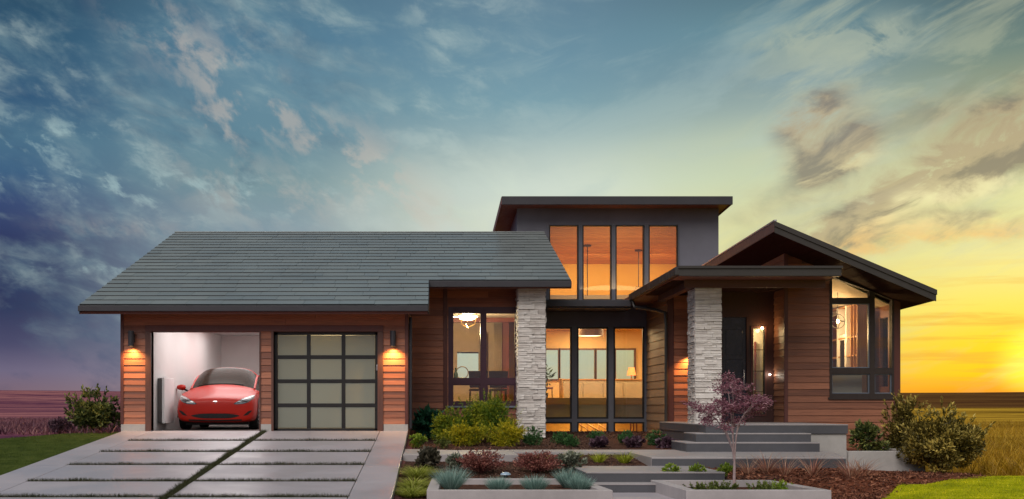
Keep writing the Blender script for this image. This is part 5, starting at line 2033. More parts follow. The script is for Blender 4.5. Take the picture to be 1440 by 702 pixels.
GL = leaf_mat('dim grass blade', (0.022, 0.045, 0.006), (0.062, 0.095, 0.010), (0.13, 0.16, 0.022), .3)
GR = leaf_mat('sun tinted grass blade', (0.09, 0.13, 0.004), (0.52, 0.50, 0.008), (0.95, 0.84, 0.02), .45)  # blades yellowed and brightened in colour for the low sunlight
GM = leaf_mat('golden meadow stalk', (0.20, 0.11, 0.008), (0.48, 0.28, 0.02), (0.75, 0.50, 0.06), .5)
GH = leaf_mat('heather stalk', (0.06, 0.022, 0.050), (0.18, 0.07, 0.09), (0.38, 0.18, 0.17), .3)
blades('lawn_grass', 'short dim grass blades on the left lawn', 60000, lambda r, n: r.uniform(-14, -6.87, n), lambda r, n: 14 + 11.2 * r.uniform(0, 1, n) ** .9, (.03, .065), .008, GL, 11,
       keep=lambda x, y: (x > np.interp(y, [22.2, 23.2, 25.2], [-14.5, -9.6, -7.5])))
blades('lawn_grass', 'short sun tinted grass blades on the right lawn', 100000, lambda r, n: r.uniform(4.5, 15.5, n), lambda r, n: r.uniform(12.5, 21.3, n), (.03, .075), .009, GR, 12,
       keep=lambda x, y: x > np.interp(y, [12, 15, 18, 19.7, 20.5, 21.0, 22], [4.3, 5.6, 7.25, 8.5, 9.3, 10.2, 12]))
side_r = lambda x, y: (x > 10.9) & (x / y > .40) & (x / y < .62)
side_l = lambda x, y: (x < -7) & (x / y < -.26) & (x / y > -.46)
blades('meadow_grass', 'tall golden meadow stalks right of the house', 60000, lambda r, n: r.uniform(9, 45, n), lambda r, n: 21.6 + 60 * r.uniform(0, 1, n) ** 1.8, (.25, .6), .02, GM, 13, keep=side_r, lean=.3)
blades('meadow_grass', 'pinkish heather stalks left of the house', 60000, lambda r, n: r.uniform(-40, -6, n), lambda r, n: 24.6 + 60 * r.uniform(0, 1, n) ** 1.8, (.10, .28), .022, GH, 14, keep=side_l, lean=.4)

# ================================================================== the red car in the open bay
def make_car(loc):
    car = thing('parked_car', 'glossy red electric saloon car parked nose out in the open garage bay', 'car', loc)
    RED, nt, b = pb('red car paint', (0.42, 0.010, 0.008), 0.42, 0.0, spec=0.25, coat=0.12)
    b.inputs['Coat Roughness'].default_value = 0.10
    nt.links.new(ramp(nt, nz(nt, pos(nt), 300, 2), [(0.3, (0.38, 0.012, 0.005)), (0.7, (0.50, 0.018, 0.008))]), b.inputs['Base Color'])
    GL_ = plain('car glass', (0.030, 0.020, 0.015), 0.30, 0, 0.05, bmp=0)
    GL_.node_tree.nodes['Principled BSDF'].inputs['Specular IOR Level'].default_value = 0.04
    GL_.node_tree.links.remove(GL_.node_tree.nodes['Principled BSDF'].inputs['Roughness'].links[0])
    GL_.node_tree.nodes['Principled BSDF'].inputs['Roughness'].default_value = 0.2
    GL_.node_tree.links.remove(GL_.node_tree.nodes['Principled BSDF'].inputs['Base Color'].links[0])
    BLK = plain('car black plastic', (0.004, 0.004, 0.005), 0.6, 0, .1, bmp=0)
    CHR = plain('car chrome', (0.75, 0.75, 0.76), 0.15, 1.0, .05, bmp=0)
    # stations from nose to tail: y, then half section (x, z) x 10
    S = [
        (0.00, [(0, .19), (.62, .19), (.74, .25), (.77, .42), (.72, .55), (.64, .60), (.52, .63), (.38, .65), (.20, .66), (0, .664)]),
        (0.09, [(0, .16), (.74, .16), (.86, .24), (.885, .43), (.855, .60), (.78, .675), (.63, .70), (.45, .715), (.23, .728), (0, .732)]),
        (0.34, [(0, .16), (.78, .16), (.90, .24), (.925, .45), (.905, .66), (.845, .76), (.68, .765), (.48, .78), (.25, .795), (0, .80)]),
        (0.80, [(0, .16), (.80, .16), (.90, .25), (.925, .48), (.91, .73), (.865, .845), (.73, .855), (.50, .868), (.26, .885), (0, .89)]),
        (1.22, [(0, .16), (.82, .16), (.90, .25), (.925, .50), (.91, .74), (.855, .865), (.745, .905), (.53, .945), (.27, .975), (0, .985)]),
        (1.34, [(0, .16), (.82, .16), (.90, .25), (.925, .50), (.91, .76), (.865, .88), (.755, .935), (.54, .985), (.28, 1.02), (0, 1.03)]),
        (1.85, [(0, .16), (.82, .16), (.90, .25), (.925, .50), (.915, .78), (.875, .91), (.745, 1.12), (.56, 1.235), (.29, 1.275), (0, 1.285)]),
        (2.30, [(0, .16), (.82, .16), (.90, .25), (.925, .50), (.915, .79), (.88, .93), (.725, 1.23), (.56, 1.375), (.29, 1.415), (0, 1.425)]),
        (2.90, [(0, .16), (.82, .16), (.90, .25), (.925, .50), (.915, .80), (.88, .95), (.715, 1.24), (.55, 1.395), (.29, 1.435), (0, 1.443)]),
        (3.60, [(0, .16), (.82, .16), (.90, .25), (.925, .50), (.915, .82), (.88, .97), (.70, 1.19), (.52, 1.31), (.28, 1.35), (0, 1.36)]),
        (4.15, [(0, .18), (.80, .18), (.89, .27), (.92, .52), (.91, .84), (.86, .98), (.72, 1.06), (.50, 1.12), (.26, 1.15), (0, 1.16)]),
        (4.55, [(0, .22), (.76, .22), (.86, .30), (.89, .54), (.87, .84), (.80, .96), (.66, 1.00), (.46, 1.02), (.24, 1.03), (0, 1.035)]),
        (4.69, [(0, .30), (.68, .30), (.76, .36), (.79, .56), (.77, .82), (.70, .90), (.58, .93), (.42, .94), (.22, .945), (0, .95)]),
    ]
    v, f, mi = [], [], []
    ring = 19
    for y, sec in S:
        full = [(x, z) for x, z in sec[1:]]
        left = [(-x, z) for x, z in reversed(full[:-1])]
        pts = full + left          # starts at right rocker, over the roof, to left rocker
        pts.append((0, sec[0][1]))
        for x, z in pts:
            v.append((x, y, z * 1.02 + max(0, z - .9) * .12))
        ring = len(pts)
    for i in range(len(S) - 1):
        for k in range(ring):
            k2 = (k + 1) % ring
            f.append((i * ring + k, i * ring + k2, (i + 1) * ring + k2, (i + 1) * ring + k))
            kk = k if k < 8 else (15 - k if k < 16 else -9)
            m_ = 0
            glass_side = kk in (4, 5) if False else kk == 4
            if 5 <= i <= 8 and kk == 4: m_ = 2
            if i in (5, 6) and kk in (5, 6, 7): m_ = 1
            mi.append(m_)
    f.append(tuple(range(ring - 1, -1, -1)))
    mi.append(0)
    f.append(tuple((len(S) - 1) * ring + k for k in range(ring)))
    mi.append(0)
    me = bpy.data.meshes.new('body')
    me.from_pydata(v, [], f)
    for _ in range(3):
        me.materials.append(RED)
    me.polygons.foreach_set('material_index', mi)
    tmp = bpy.data.objects.new('tmp', me)
    COL.objects.link(tmp)
    sb = tmp.modifiers.new('s', 'SUBSURF')
    sb.levels = 3
    # creases round the glass
    cr = me.attributes.new('crease_edge', 'FLOAT', 'EDGE')
    fm = {}
    for p in me.polygons:
        for ek in p.edge_keys:
            fm.setdefault(ek, []).append(p.material_index)
    vals = []
    for e in me.edges:
        ms = fm.get(tuple(sorted(e.vertices)), fm.get(e.key, [0]))
        a_, b_ = e.vertices
        ka, kb = a_ % ring, b_ % ring
        along = ka == kb and ka in (4, 12) and a_ < ring * 5 and b_ < ring * 5
        nose = a_ // ring == b_ // ring == 1 and (3 <= min(ka, kb) and max(ka, kb) <= 13)
        vals.append(0.92 if len(set(ms)) > 1 else (0.45 if along else (0.35 if nose else 0.0)))
    cr.data.foreach_set('value', vals)
    bpy.context.view_layer.update()
    dg = bpy.context.evaluated_depsgraph_get()
    ev = bpy.data.meshes.new_from_object(tmp.evaluated_get(dg))
    bpy.data.objects.remove(tmp)
    bm = bmesh.new()
    bm.from_mesh(ev)
    bmesh.ops.recalc_face_normals(bm, faces=bm.faces)
    tree = BVHTree.FromBMesh(bm)
    o = Vector(loc)

    def sub(name, idx, mat, off=0.0):
        b2 = bm.copy()
        bmesh.ops.delete(b2, geom=[fc for fc in b2.faces if fc.material_index != idx], context='FACES')
        if off:
            for vv in b2.verts:
                vv.co += vv.normal * off
        m2 = bpy.data.meshes.new(name)
        b2.to_mesh(m2)
        b2.free()
        m2.materials.clear()
        m2.materials.append(mat)
        m2.polygons.foreach_set('material_index', [0] * len(m2.polygons))
        m2.polygons.foreach_set('use_smooth', [True] * len(m2.polygons))
        return link(bpy.data.objects.new(name, m2), car, Matrix.Translation(loc))
    body = sub('body', 0, RED)
    sub('windshield', 1, GL_)
    sub('side_window', 2, GL_)

    def patch(name, top, bot, x0, x1, mat, n=24, rows=6, off=.006, parent=car, thick=0.0, arr=None):
        """conforming panel on the nose between two curves of x"""
        vs, fs = [], []
        for i in range(n + 1):
            x = x0 + (x1 - x0) * i / n
            for j in range(rows + 1):
                z = bot(x) + (top(x) - bot(x)) * j / rows
                h = tree.ray_cast(Vector((x, -2, z)), Vector((0, 1, 0)))
                p = h[0] + h[1] * off * (1 if h[1].y < 0 else -1) if h[0] else Vector((x, .3, z))
                vs.append(p)
        for i in range(n):
            for j in range(rows):
                a = i * (rows + 1) + j
                fs.append((a, a + rows + 1, a + rows + 2, a + 1))
        mm = MB()
        mm.add([Vector(q) + o for q in vs], fs)
        return mm.build(name, mat, parent, smooth=True)
    ip = lambda x, xs, ys: float(np.interp(x, xs, ys))
    HL = plain('headlight dark housing', (0.03, 0.03, 0.035), 0.15, 0, .1, coat=1, bmp=0)
    HW = plain('headlight lens', (0.34, 0.34, 0.36), 0.2, 0.6, .05, coat=1, bmp=0)
    for s in (-1, 1):
        xs = [.42, .50, .62, .74, .85]
        tp = [.600, .650, .715, .765, .80]
        bt = [.588, .580, .590, .625, .72]
        if s > 0:
            h = patch('headlight', lambda x: ip(x, xs, tp), lambda x: ip(x, xs, bt), .42, .85, HL, off=.006)
            patch('lens', lambda x: ip(x, xs, [.601, .64, .70, .75, .785]), lambda x: ip(x, xs, [.595, .625, .672, .712, .765]), .47, .83, HW, off=.010, parent=h)
            patch('lens', lambda x: ip(x, xs, [.598, .602, .618, .65, .73]), lambda x: ip(x, xs, [.594, .59, .60, .635, .724]), .45, .80, HW, off=.010, parent=h)
        else:
            h = patch('headlight', lambda x: ip(-x, xs, tp), lambda x: ip(-x, xs, bt), -.85, -.42, HL, off=.006)
            patch('lens', lambda x: ip(-x, xs, [.601, .64, .70, .75, .785]), lambda x: ip(-x, xs, [.595, .625, .672, .712, .765]), -.83, -.47, HW, off=.010, parent=h)
            patch('lens', lambda x: ip(-x, xs, [.598, .602, .618, .65, .73]), lambda x: ip(-x, xs, [.594, .59, .60, .635, .724]), -.80, -.45, HW, off=.010, parent=h)
        # corner intakes
        vx = [.62, .70, .80]
        if s > 0:
            patch('corner_intake', lambda x: ip(x, [.64, .74, .82], [.33, .42, .455]), lambda x: ip(x, [.64, .74, .82], [.32, .34, .425]), .64, .82, BLK, 10, 3)
        else:
            patch('corner_intake', lambda x: ip(-x, [.64, .74, .82], [.33, .42, .455]), lambda x: ip(-x, [.64, .74, .82], [.32, .34, .425]), -.82, -.64, BLK, 10, 3)
    patch('lower_grille', lambda x: .372 - .03 * (abs(x) / .5) ** 4, lambda x: .262 + .06 * (abs(x) / .55) ** 4, -.55, .55, BLK, 30, 3, off=.006)
    patch('lower_lip', lambda x: .232 + .02 * abs(x), lambda x: .20 + .02 * abs(x), -.60, .60, BLK, 30, 2, off=.012)
    patch('bumper_crease', lambda x: .395 - .01 * abs(x), lambda x: .383 - .01 * abs(x), -.5, .5, RED, 20, 1, off=.012)
    # emblem: a slim T shaped badge
    em = MB()

    def hit(x, z, off=.008):
        h_ = tree.ray_cast(Vector((x, -2, z)), Vector((0, 1, 0)))
        return h_[0] + Vector((0, -off, 0)) + o
    q = [(-.050, .662), (-.030, .674), (0, .678), (.030, .674), (.050, .662), (.040, .654), (.014, .660), (.006, .652), (.003, .612), (-.003, .612), (-.006, .652), (-.014, .660), (-.040, .654)]
    em.add([hit(x, z - .012, .014) for x, z in q], [tuple(range(len(q)))])
    em.build('badge', CHR, car)
    # painted pillars between the windscreen and the side windows, running back as roof rails
    for s in (-1, 1):
        ctl = [Vector((s * x_, y_, z_ * 1.02 + max(0, z_ - .9) * .12)) for y_, x_, z_ in
               [(S[i][0], S[i][1][6][0], S[i][1][6][1]) for i in range(5, 11)]]
        pp = []
        for a_, b_ in zip(ctl[:-1], ctl[1:]):
            for q_ in range(5):
                h_ = tree.find_nearest(a_.lerp(b_, q_ / 5))
                pp.append(h_[0] + o)
        MB().tube(pp, .027, 8).build('roof_pillar', RED, car, smooth=True)
    MB().box(o.x - .72, o.x + .72, o.y + .35, o.y + 4.3, .11, .30).build('underbody', BLK, car)
    # wheels and arches
    for wy in (.86, 3.75):
        for s in (-1, 1):
            c = o + Vector((s * .80, wy, .335))
            m = MB()
            prof = [(.21, -.11), (.31, -.115), (.335, -.09), (.338, 0), (.335, .09), (.31, .115), (.21, .11)]
            vs, fs = [], []
            N = 36
            for r_, x_ in prof:
                for k in range(N):
                    a = 2 * math.pi * k / N
                    vs.append((c.x + s * x_, c.y + r_ * math.cos(a), c.z + r_ * math.sin(a)))
            for i in range(len(prof) - 1):
                for k in range(N):
                    k2 = (k + 1) % N
                    fs.append((i * N + k, i * N + k2, (i + 1) * N + k2, (i + 1) * N + k))
            m.add(vs, fs)
            wh = m.build('wheel', plain('tyre rubber', (0.018, 0.018, 0.018), .8, bmp=0), car, smooth=True)
            m = MB()
            for k in range(10):
                a = 2 * math.pi * k / 10
                ca, sa = math.cos(a), math.sin(a)
                p = [(c.x + s * .105, c.y + r_ * math.cos(a + d_), c.z + r_ * math.sin(a + d_)) for r_, d_ in ((.04, -.35), (.215, -.10), (.215, .10), (.04, .35))]
                m.prism(p, (s * .018, 0, 0))
            m.tube([(c.x + s * .08, c.y, c.z), (c.x + s * .125, c.y, c.z)], .05, 16)
            m.tube([(c.x - s * .02, c.y, c.z), (c.x + s * .0, c.y, c.z)], .2, 24)
            m.build('rim', plain('alloy', (.45, .45, .46), .3, .9, bmp=0), wh)
            # dark arch ring
            m = MB()
            for k in range(18):
                a0, a1 = math.pi * (k / 18) * 1.1 - .16, math.pi * ((k + 1) / 18) * 1.1 - .16
                p = [(c.x + s * .118, c.y + r_ * math.cos(a), c.z + r_ * math.sin(a)) for r_, a in ((.345, a0), (.40, a0), (.40, a1), (.345, a1))]
                m.prism(p, (s * .014, 0, 0))
            m.build('wheel_arch', BLK, car)
    # door mirrors
    for s in (-1, 1):
        m = MB()
        c = o + Vector((s * 1.03, 1.62, 1.0))
        prof = [(-.10, .01), (-.085, .05), (-.03, .072), (.04, .068), (.10, .045), (.115, .01)]
        vs, fs = [], []
        N = 14
        for x_, r_ in prof:
            for k in range(N):
                a = 2 * math.pi * k / N
                vs.append((c.x + s * x_, c.y + r_ * 1.2 * math.cos(a), c.z + r_ * math.sin(a) * 1.0))
        for i in range(len(prof) - 1):
            for k in range(N):
                k2 = (k + 1) % N
                fs.append((i * N + k, i * N + k2, (i + 1) * N + k2, (i + 1) * N + k))
        fs += [tuple(range(N)), tuple((len(prof) - 1) * N + k for k in range(N))]
        m.add(vs, fs)
        mo = m.build('door_mirror', RED, car, smooth=True)
        MB().tube([(c.x - s * .06, c.y + .02, c.z - .04), (c.x - s * .17, c.y + .05, c.z - .10)], [.02, .03], 8).build('mirror_arm', BLK, mo, smooth=True)
    # number plate holder is absent; wipers
    MB().tube([tuple(tree.ray_cast(Vector((x, 1.36 + .05 * abs(x), 3)), Vector((0, 0, -1)))[0] + o + Vector((0, 0, .012))) for x in np.linspace(-.6, .5, 9)], .008, 5).build('wiper', BLK, car)
    bm.free()
    car.matrix_basis = Matrix.Translation(loc) @ Matrix.Rotation(R(3.0), 4, 'Z')
    return car


make_car((X(302.5, 26.05), 26.05, 0.002))

# ================================================================== planting
def at(px, py, Y):
    """ground point seen at a pixel column at depth Y"""
    x = X(px, Y)
    return (x, Y, gz(x, Y) + .03)


L_DK = leaf_mat('dark shrub leaf', (0.018, 0.030, 0.010), (0.055, 0.080, 0.018), (0.34, 0.36, 0.10), .3)
L_RT = leaf_mat('sunlit laurel leaf', (0.030, 0.025, 0.007), (0.14, 0.11, 0.020), (0.80, 0.62, 0.16), .4)  # yellow end of the ramp paints warm rim light on the leaves
L_YG = leaf_mat('golden cypress spray', (0.030, 0.075, 0.010), (0.13, 0.22, 0.020), (0.40, 0.42, 0.030), .35)
L_EM = leaf_mat('deep green leaf', (0.012, 0.055, 0.030), (0.028, 0.13, 0.07), (0.08, 0.26, 0.14), .2, .35)
L_LM = leaf_mat('lime leaf', (0.08, 0.15, 0.012), (0.22, 0.33, 0.03), (0.42, 0.50, 0.08), .3)
L_BX = leaf_mat('box leaf', (0.014, 0.045, 0.014), (0.045, 0.13, 0.035), (0.12, 0.26, 0.08), .25)
L_PU = leaf_mat('plum coral bell leaf', (0.028, 0.014, 0.022), (0.075, 0.035, 0.055), (0.17, 0.10, 0.13), .2)
L_BB = leaf_mat('barberry leaf', (0.12, 0.03, 0.028), (0.34, 0.11, 0.09), (0.58, 0.27, 0.20), .3)
L_HY = leaf_mat('golden forest grass blade', (0.12, 0.16, 0.015), (0.44, 0.48, 0.06), (0.78, 0.76, 0.24), .4)
L_FE = leaf_mat('blue fescue blade', (0.14, 0.24, 0.21), (0.30, 0.46, 0.41), (0.50, 0.66, 0.58), .3)
L_LY = leaf_mat('yellow sedge blade', (0.18, 0.23, 0.012), (0.45, 0.50, 0.03), (0.68, 0.68, 0.10), .35)
L_MP = leaf_mat('maple leaf', (0.14, 0.04, 0.07), (0.34, 0.13, 0.18), (0.56, 0.32, 0.36), .35)
L_RG = leaf_mat('red grass blade', (0.20, 0.06, 0.045), (0.45, 0.20, 0.13), (0.70, 0.48, 0.32), .35)
L_VG = leaf_mat('pale edged leaf', (0.05, 0.06, 0.045), (0.13, 0.15, 0.10), (0.40, 0.42, 0.32), .2)
L_OR = leaf_mat('moss green groundcover', (0.03, 0.05, 0.012), (0.09, 0.12, 0.02), (0.20, 0.23, 0.05), .2)

# large shrubs at the two ends
bush('shrub', 'large leafy green shrub beside the left end of the garage', 'shrub', (X(131, 25.2), 25.35, -.03), (.68, .5, .45), 4800, .085, .5, L_DK, 21, lumps=40, lr=(.18, .30), up=.5, stems=9)
bush('shrub', 'small wine dark shrub at the left foot of the large green one', 'shrub', (X(88, 24.9), 24.75, -.04), (.26, .24, .15), 900, .05, .5, L_PU, 22, lumps=8, stems=4)
bush('shrub', 'tall rounded shrub right of the bay with low sunlight tinted into its leaves', 'shrub', (X(1334, 22.3), 22.6, gz(X(1334, 22.3), 22.6)), (.94, .85, .66), 21000, .08, .40, L_RT, 23, lumps=80, lr=(.16, .30), up=.6, stems=14)
bush('shrub', 'upright leafy shrub close against the right corner of the bay', 'shrub', (X(1283, 24.2), 24.6, gz(X(1283, 24.2), 24.6)), (.50, .5, .82), 7000, .08, .40, L_RT, 24, lumps=34, lr=(.16, .28), up=.6, stems=8)

# by the dining window
bush('laurel_shrub', 'deep green broad leaved shrub in the corner by the garage', 'shrub', at(603, 0, 27.0), (.34, .3, .33), 620, .15, .42, L_EM, 31, lumps=9, up=.1, stems=5)
bush('golden_cypress', 'feathery golden green conifer left below the dining window', 'shrub', at(634, 0, 25.6), (.56, .42, .40), 1900, .05, .30, L_YG, 32, lumps=34, lr=(.14, .26), up=.6, spray=(8, .12))
bush('golden_cypress', 'tallest feathery golden green conifer beside the left stone pillar', 'shrub', at(685, 0, 25.6), (.80, .5, .56), 3300, .05, .30, L_YG, 33, lumps=52, lr=(.12, .22), up=.6, spray=(8, .13))
bush('golden_cypress', 'yellowest low conifer spreading at the foot of the left stone pillar', 'shrub', at(712, 0, 24.6), (.50, .32, .27), 1500, .045, .30, leaf_mat('bright golden cypress', (0.08, 0.13, 0.008), (0.32, 0.33, 0.016), (0.68, 0.56, 0.025), .35), 34, lumps=26, lr=(.16, .28), up=.5, spray=(7, .10))
bush('golden_cypress', 'low yellow conifer clump left of the middle below the dining window', 'shrub', at(655, 0, 24.7), (.48, .3, .24), 1300, .045, .30, MATS.get('x') or bpy.data.materials['bright golden cypress'], 35, lumps=24, lr=(.16, .28), up=.5, spray=(7, .10))
bush('small_shrub', 'small lime green shrub at the top right corner of the driveway', 'shrub', at(588, 0, 24.0), (.19, .17, .14), 620, .055, .45, L_LM, 36, lumps=7, up=.9, stems=4)
bush('small_shrub', 'small dull green shrub in front of the left golden conifer', 'shrub', at(622, 0, 23.9), (.16, .14, .10), 420, .04, .4, L_OR, 37, lumps=6, up=.6, stems=3)
for k, (px, Y, r_, lb) in enumerate((
        (749, 24.9, .27, 'rounded dark box shrub at the right foot of the left stone pillar'),
        (789, 25.0, .20, 'dark box shrub first from the left in front of the lower windows'),
        (804, 24.4, .17, 'small bright box shrub tucked in front of another one'),
        (839, 25.0, .21, 'dark box shrub below the middle tall window'),
        (880, 25.0, .21, 'dark box shrub below the right tall window'),
        (922, 24.9, .22, 'dark box shrub beside the downspout and steps'))):
    bush('box_shrub', lb, 'shrub', at(px, 0, Y), (r_, r_, r_ * .72), int(1500 * (r_ / .2)), .034, .5, L_BX, 40 + k, lumps=9, lr=(.4, .6), up=.3, group='box shrubs in front of the window wall', stems=4)
for k, (px, Y, lb) in enumerate(((843, 24.2, 'plum leaved low plant between two box shrubs under the middle window'), (892, 24.2, 'plum leaved low plant below the right tall window'),
                                 (938, 24.0, 'plum leaved low plant next to the left end of the steps'))):
    bush('coral_bells', lb, 'plant', at(px, 0, Y), (.20, .17, .08), 330, .075, .8, L_PU, 50 + k, lumps=7, up=.5, group='plum leaved plants under the windows', stems=3)

# bed between drive, path and planter
tuft('golden_grass', 'upper arching golden forest grass clump beside the driveway edge', 'grass clump', at(588, 0, 18.6), .42, 1.1, 850, .008, .5, L_HY, 60, 'golden grasses beside the driveway', .12)
tuft('golden_grass', 'lower arching golden forest grass clump beside the driveway edge', 'grass clump', at(579, 0, 17.1), .42, 1.1, 850, .008, .5, L_HY, 61, 'golden grasses beside the driveway', .12)
tuft('golden_grass', 'middle arching golden forest grass clump beside the driveway edge', 'grass clump', at(583, 0, 17.8), .40, 1.1, 750, .008, .5, L_HY, 62, 'golden grasses beside the driveway', .12)
bush('coral_bells', 'dark leafy plant in front of the path above the golden grass', 'plant', at(601, 0, 19.7), (.26, .2, .14), 420, .085, .6, leaf_mat('bronze green leaf', (0.02, 0.018, 0.014), (0.06, 0.055, 0.035), (0.15, 0.13, 0.09), .2), 63, lumps=8, up=.5)
bush('pale_leaf_plant', 'pale edged leafy plant left of the first red barberry', 'plant', at(641, 0, 19.3), (.16, .14, .13), 320, .06, .55, L_VG, 64, lumps=7, up=.5)
bush('pale_leaf_plant', 'pale edged leafy plant between the second barberry and the steps', 'plant', at(802, 0, 19.2), (.27, .2, .15), 560, .06, .55, L_VG, 65, lumps=9, up=.5)


def barberry(label, loc, r, h, n, seed, lf=.038):
    rng = np.random.default_rng(seed)
    t = thing('barberry_bush', label, 'shrub', loc, 0, 'red barberries behind the long planter')
    m = MB()
    P, D = [], []
    for i in range(n):
        a = rng.uniform(0, 6.283)
        rr = r * rng.uniform(.35, 1.15)
        hh = h * rng.uniform(.55, 1.15) * (1.15 - .45 * (rr / r) ** 2)
        pts = []
        for s in np.linspace(0, 1, 8):
            pts.append(np.array([math.cos(a) * rr * s, math.sin(a) * rr * s, hh * (1.7 * s - .85 * s * s) + .0]))
        m.tube([tuple(q) for q in pts], [.006, .005, .005, .004, .004, .003, .003, .002], 4, cap=False)
        for s in np.linspace(.25, 1, 30):
            q = np.array([math.cos(a) * rr * s, math.sin(a) * rr * s, hh * (1.7 * s - .85 * s * s)])
            P.append(q + rng.normal(size=3) * .012)
            D.append([math.cos(a), math.sin(a), .5] + rng.normal(size=3) * .8)
    m.build('stem', plain('red twig', (0.12, 0.045, 0.04), .7, bmp=0), t, smooth=True, local=True)
    V, F = leaf_arrays(np.array(P), np.array(D), lf, .45, rng)
    np_mesh('foliage', V, [F], np.repeat(np.clip(rng.uniform(0, 1, len(P)), 0, 1), 4), L_BB, t, local=True)


barberry('arching red barberry left behind the long planter', at(677, 0, 19.0), .40, .42, 120, 70)
barberry('dense red barberry nearer the steps behind the long planter', at(756, 0, 19.1), .42, .36, 130, 71)
# yellow sedge tufts below the path
for k, (px, Y, hh, lb) in enumerate(((762, 20.6, .26, 'small yellow sedge tuft behind the red barberry'), (804, 20.9, .32, 'yellow sedge tuft just left of the three in front of the path'),
                                     (842, 20.6, .32, 'middle yellow sedge tuft in front of the path riser'), (878, 20.5, .36, 'yellow sedge tuft nearest the dark steps'))):
    tuft('yellow_sedge', lb, 'grass clump', at(px, 0, Y), hh, .75, 170, .010, .35, L_LY, 74 + k, 'yellow sedge tufts in front of the path', .05)
# blue fescue in the long planter
for k, (px, Y, hh, lb) in enumerate(((634.5, 16.7, .44, 'largest blue fescue tuft at the left end of the long planter'), (701, 16.3, .30, 'low blue fescue tuft below the first red barberry'),
                                     (752, 16.3, .32, 'blue fescue tuft in the middle of the long planter'), (799, 17.4, .36, 'blue fescue tuft at the back right of the long planter'),
                                     (815, 16.4, .31, 'blue fescue tuft in the front right corner of the long planter'))):
    x = X(px, Y)
    tuft('blue_fescue', lb, 'grass clump', (x, Y, PLT - .10), hh, 1.05, 900, .006, .05, L_FE, 80 + k, 'blue fescue tufts in the long planter', .05, zs=(.7, 1.1))
# lime plants behind the second planter
for k, (px, lb) in enumerate(((943, 'small lime green plant left behind the maple planter'), (979, 'small lime green plant in the middle behind the maple planter'), (1021, 'small lime green plant beside the maple trunk'))):
    x = X(px, 18.0)
    bush('lime_plant', lb, 'plant', (x, 17.95 if px < 1015 else 18.0, EYE - 1.12), (.13, .08, .11), 220, .045, .4, L_LM, 90 + k, lumps=5, up=1.0, stems=3, group='lime plants behind the maple planter')
rng = np.random.default_rng(95)
for k, (x, lb) in enumerate(((3.85, 'mossy groundcover patch at the left of the maple planter'), (4.25, 'mossy groundcover patch left of the maple trunk'), (4.75, 'mossy groundcover patch right of the maple trunk'), (5.05, 'mossy groundcover patch at the right end of the maple planter'))):
    bush('groundcover_plant', lb, 'plant', (x, 16.5 + .3 * (k % 2), PLT - .11), (.22, .3, .035), 420, .035, .5, L_OR if k != 3 else L_LM, 96 + k, lumps=8, up=.9, stems=2, group='groundcover in the maple planter')

# red ornamental grasses in the bark
for k, (px, Y, hh, lb) in enumerate((
        (1052, 19.0, .40, 'reddish grass tuft nearest the maple trunk'), (1078, 19.2, .46, 'reddish upright grass tuft second from the maple'),
        (1104, 18.8, .46, 'reddish grass tuft third from the maple in front of the steps'), (1143, 18.9, .50, 'redder tall grass tuft in front of the right end of the steps'),
        (1196, 18.6, .46, 'wispy wide reddish grass tuft at the right in the bark'), (1213, 20.0, .42, 'wispy reddish grass tuft below the pale retaining wall'))):
    tuft('red_grass', lb, 'grass clump', at(px, 0, Y), hh * 1.1, .8, 80 if k < 4 else 120, .009, .3, L_RG, 100 + k, 'reddish grasses in the bark bed', .06)
bush('dark_shrub', 'dark leafy shrub in front of the bay wall beside the steps', 'shrub', (X(1216, 24.2), 24.2, EYE - .95), (.34, .3, .30), 620, .10, .42, L_DK, 110, lumps=10, up=.2)
bush('ground_creeper', 'low creeping plant along the bay wall base', 'plant', (X(1240, 24.2), 24.3, EYE - .93), (.34, .2, .06), 320, .06, .5, L_DK, 111, lumps=8, up=.4)


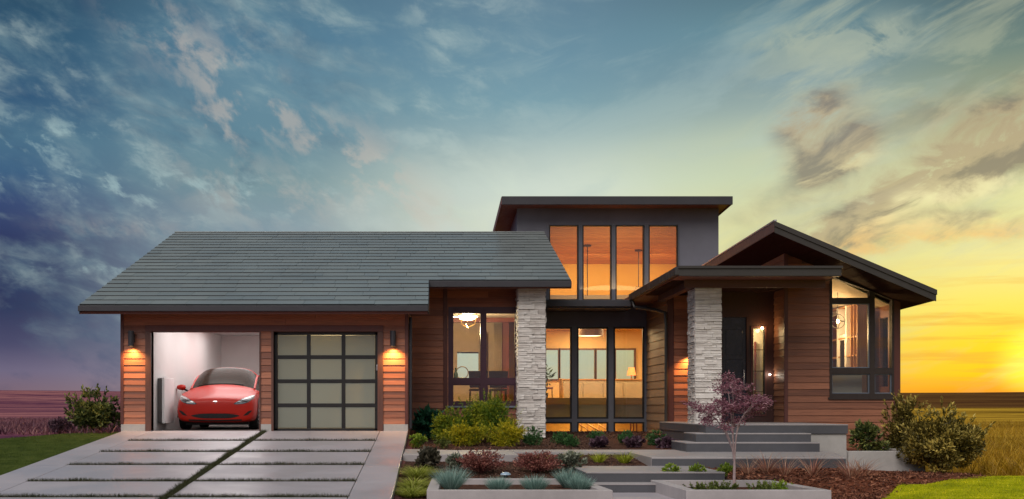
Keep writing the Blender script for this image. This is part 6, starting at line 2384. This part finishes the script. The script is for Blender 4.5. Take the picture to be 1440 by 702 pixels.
# the red leaved maple
def maple(loc):
    rng = np.random.default_rng(44)
    t = thing('maple_tree', 'slender red leaved maple with pale forked trunk in the right planter', 'tree', loc)
    m = MB()
    tips, allp = [], []
    # stems: polylines relative to the trunk foot, heights in metres
    m.tube([(0, 0, -.05), (.0, 0, .2), (.004, 0, .412)], [.026, .022, .019], 8)
    stems = [
        [(.005, 0, .42), (-.03, -.02, .60), (-.10, -.05, .78), (-.20, -.06, .98), (-.32, -.05, 1.14)],
        [(.005, 0, .42), (-.01, .03, .70), (-.03, .05, 1.0), (-.06, .05, 1.25), (-.10, .03, 1.48)],
        [(.0, 0, .40), (.02, -.02, .75), (.06, -.03, 1.0), (.18, -.05, 1.18), (.32, -.03, 1.30)],
        [(-.02, .03, .80), (.0, .10, 1.05), (.03, .16, 1.3), (.02, .2, 1.55)],
        [(-.05, -.03, .66), (-.16, .05, .90), (-.30, .12, 1.08), (-.46, .14, 1.18)],
        [(.04, -.03, .90), (.14, .08, 1.08), (.28, .14, 1.17), (.42, .16, 1.26)],
    ]

    def grow(p, d, L, r, depth):
        pts = [p]
        n = 5
        for i in range(n):
            d = d + rng.normal(size=3) * .22
            d[2] = d[2] * .82 + .02
            d = d / np.linalg.norm(d)
            p = p + d * L / n
            pts.append(p)
            allp.append((p, d, depth))
        m.tube([tuple(q) for q in pts], list(np.linspace(r, r * .45, n + 1)), 5, cap=False)
        if depth < 3:
            for k in range(3 if depth < 2 else 2):
                q = pts[rng.integers(2, n + 1)]
                nd = d + rng.normal(size=3) * [.9, .9, .38]
                grow(q, nd / np.linalg.norm(nd), L * rng.uniform(.55, .8), r * .5, depth + 1)
    for s in stems:
        s = [np.array(q, float) * [.78, .8, .98] for q in s]
        m.tube([tuple(q) for q in s], list(np.linspace(.014, .006, len(s))), 6, cap=False)
        for i in range(len(s) - 2, len(s)):
            for k in range(3):
                d = s[-1] - s[-2]
                d = d / np.linalg.norm(d) + rng.normal(size=3) * [.8, .8, .25]
                grow(s[i], d / np.linalg.norm(d), rng.uniform(.14, .23), .005, 1)
    m.build('trunk', BARK_P, t, smooth=True, local=True)
    P, D = [], []
    for p, d, dep in allp:
        for k in range(4 if dep >= 2 else 2):
            P.append(p + rng.normal(size=3) * [.040, .040, .018])
            D.append(d * .6 + rng.normal(size=3) * [.7, .7, .3] - [0, 0, .15])
    V, F = leaf_arrays(np.array(P), np.array(D), .040, .38, rng)
    np_mesh('crown', V, [F], np.repeat(rng.uniform(0, 1, len(P)), 4), L_MP, t, local=True)


maple((X(1032.5, 17.0), 17.0, PLT - .12))

# small blue ground light in the bed
gl_ = thing('garden_light', 'small pale blue dome garden light between the two barberries', 'garden light', at(711, 0, 18.6))
gx, gyy, gzz = at(711, 0, 18.6)
MB().lathe([(.001, .09), (.05, .085), (.085, .06), (.09, .045), (.06, .04)], (gx, gyy, gzz), 20).build('cap', BLUEPOT, gl_, smooth=True)
MB().lathe([(.035, .045), (.035, -.03)], (gx, gyy, gzz), 14).build('post', BLACK, gl_, smooth=True)
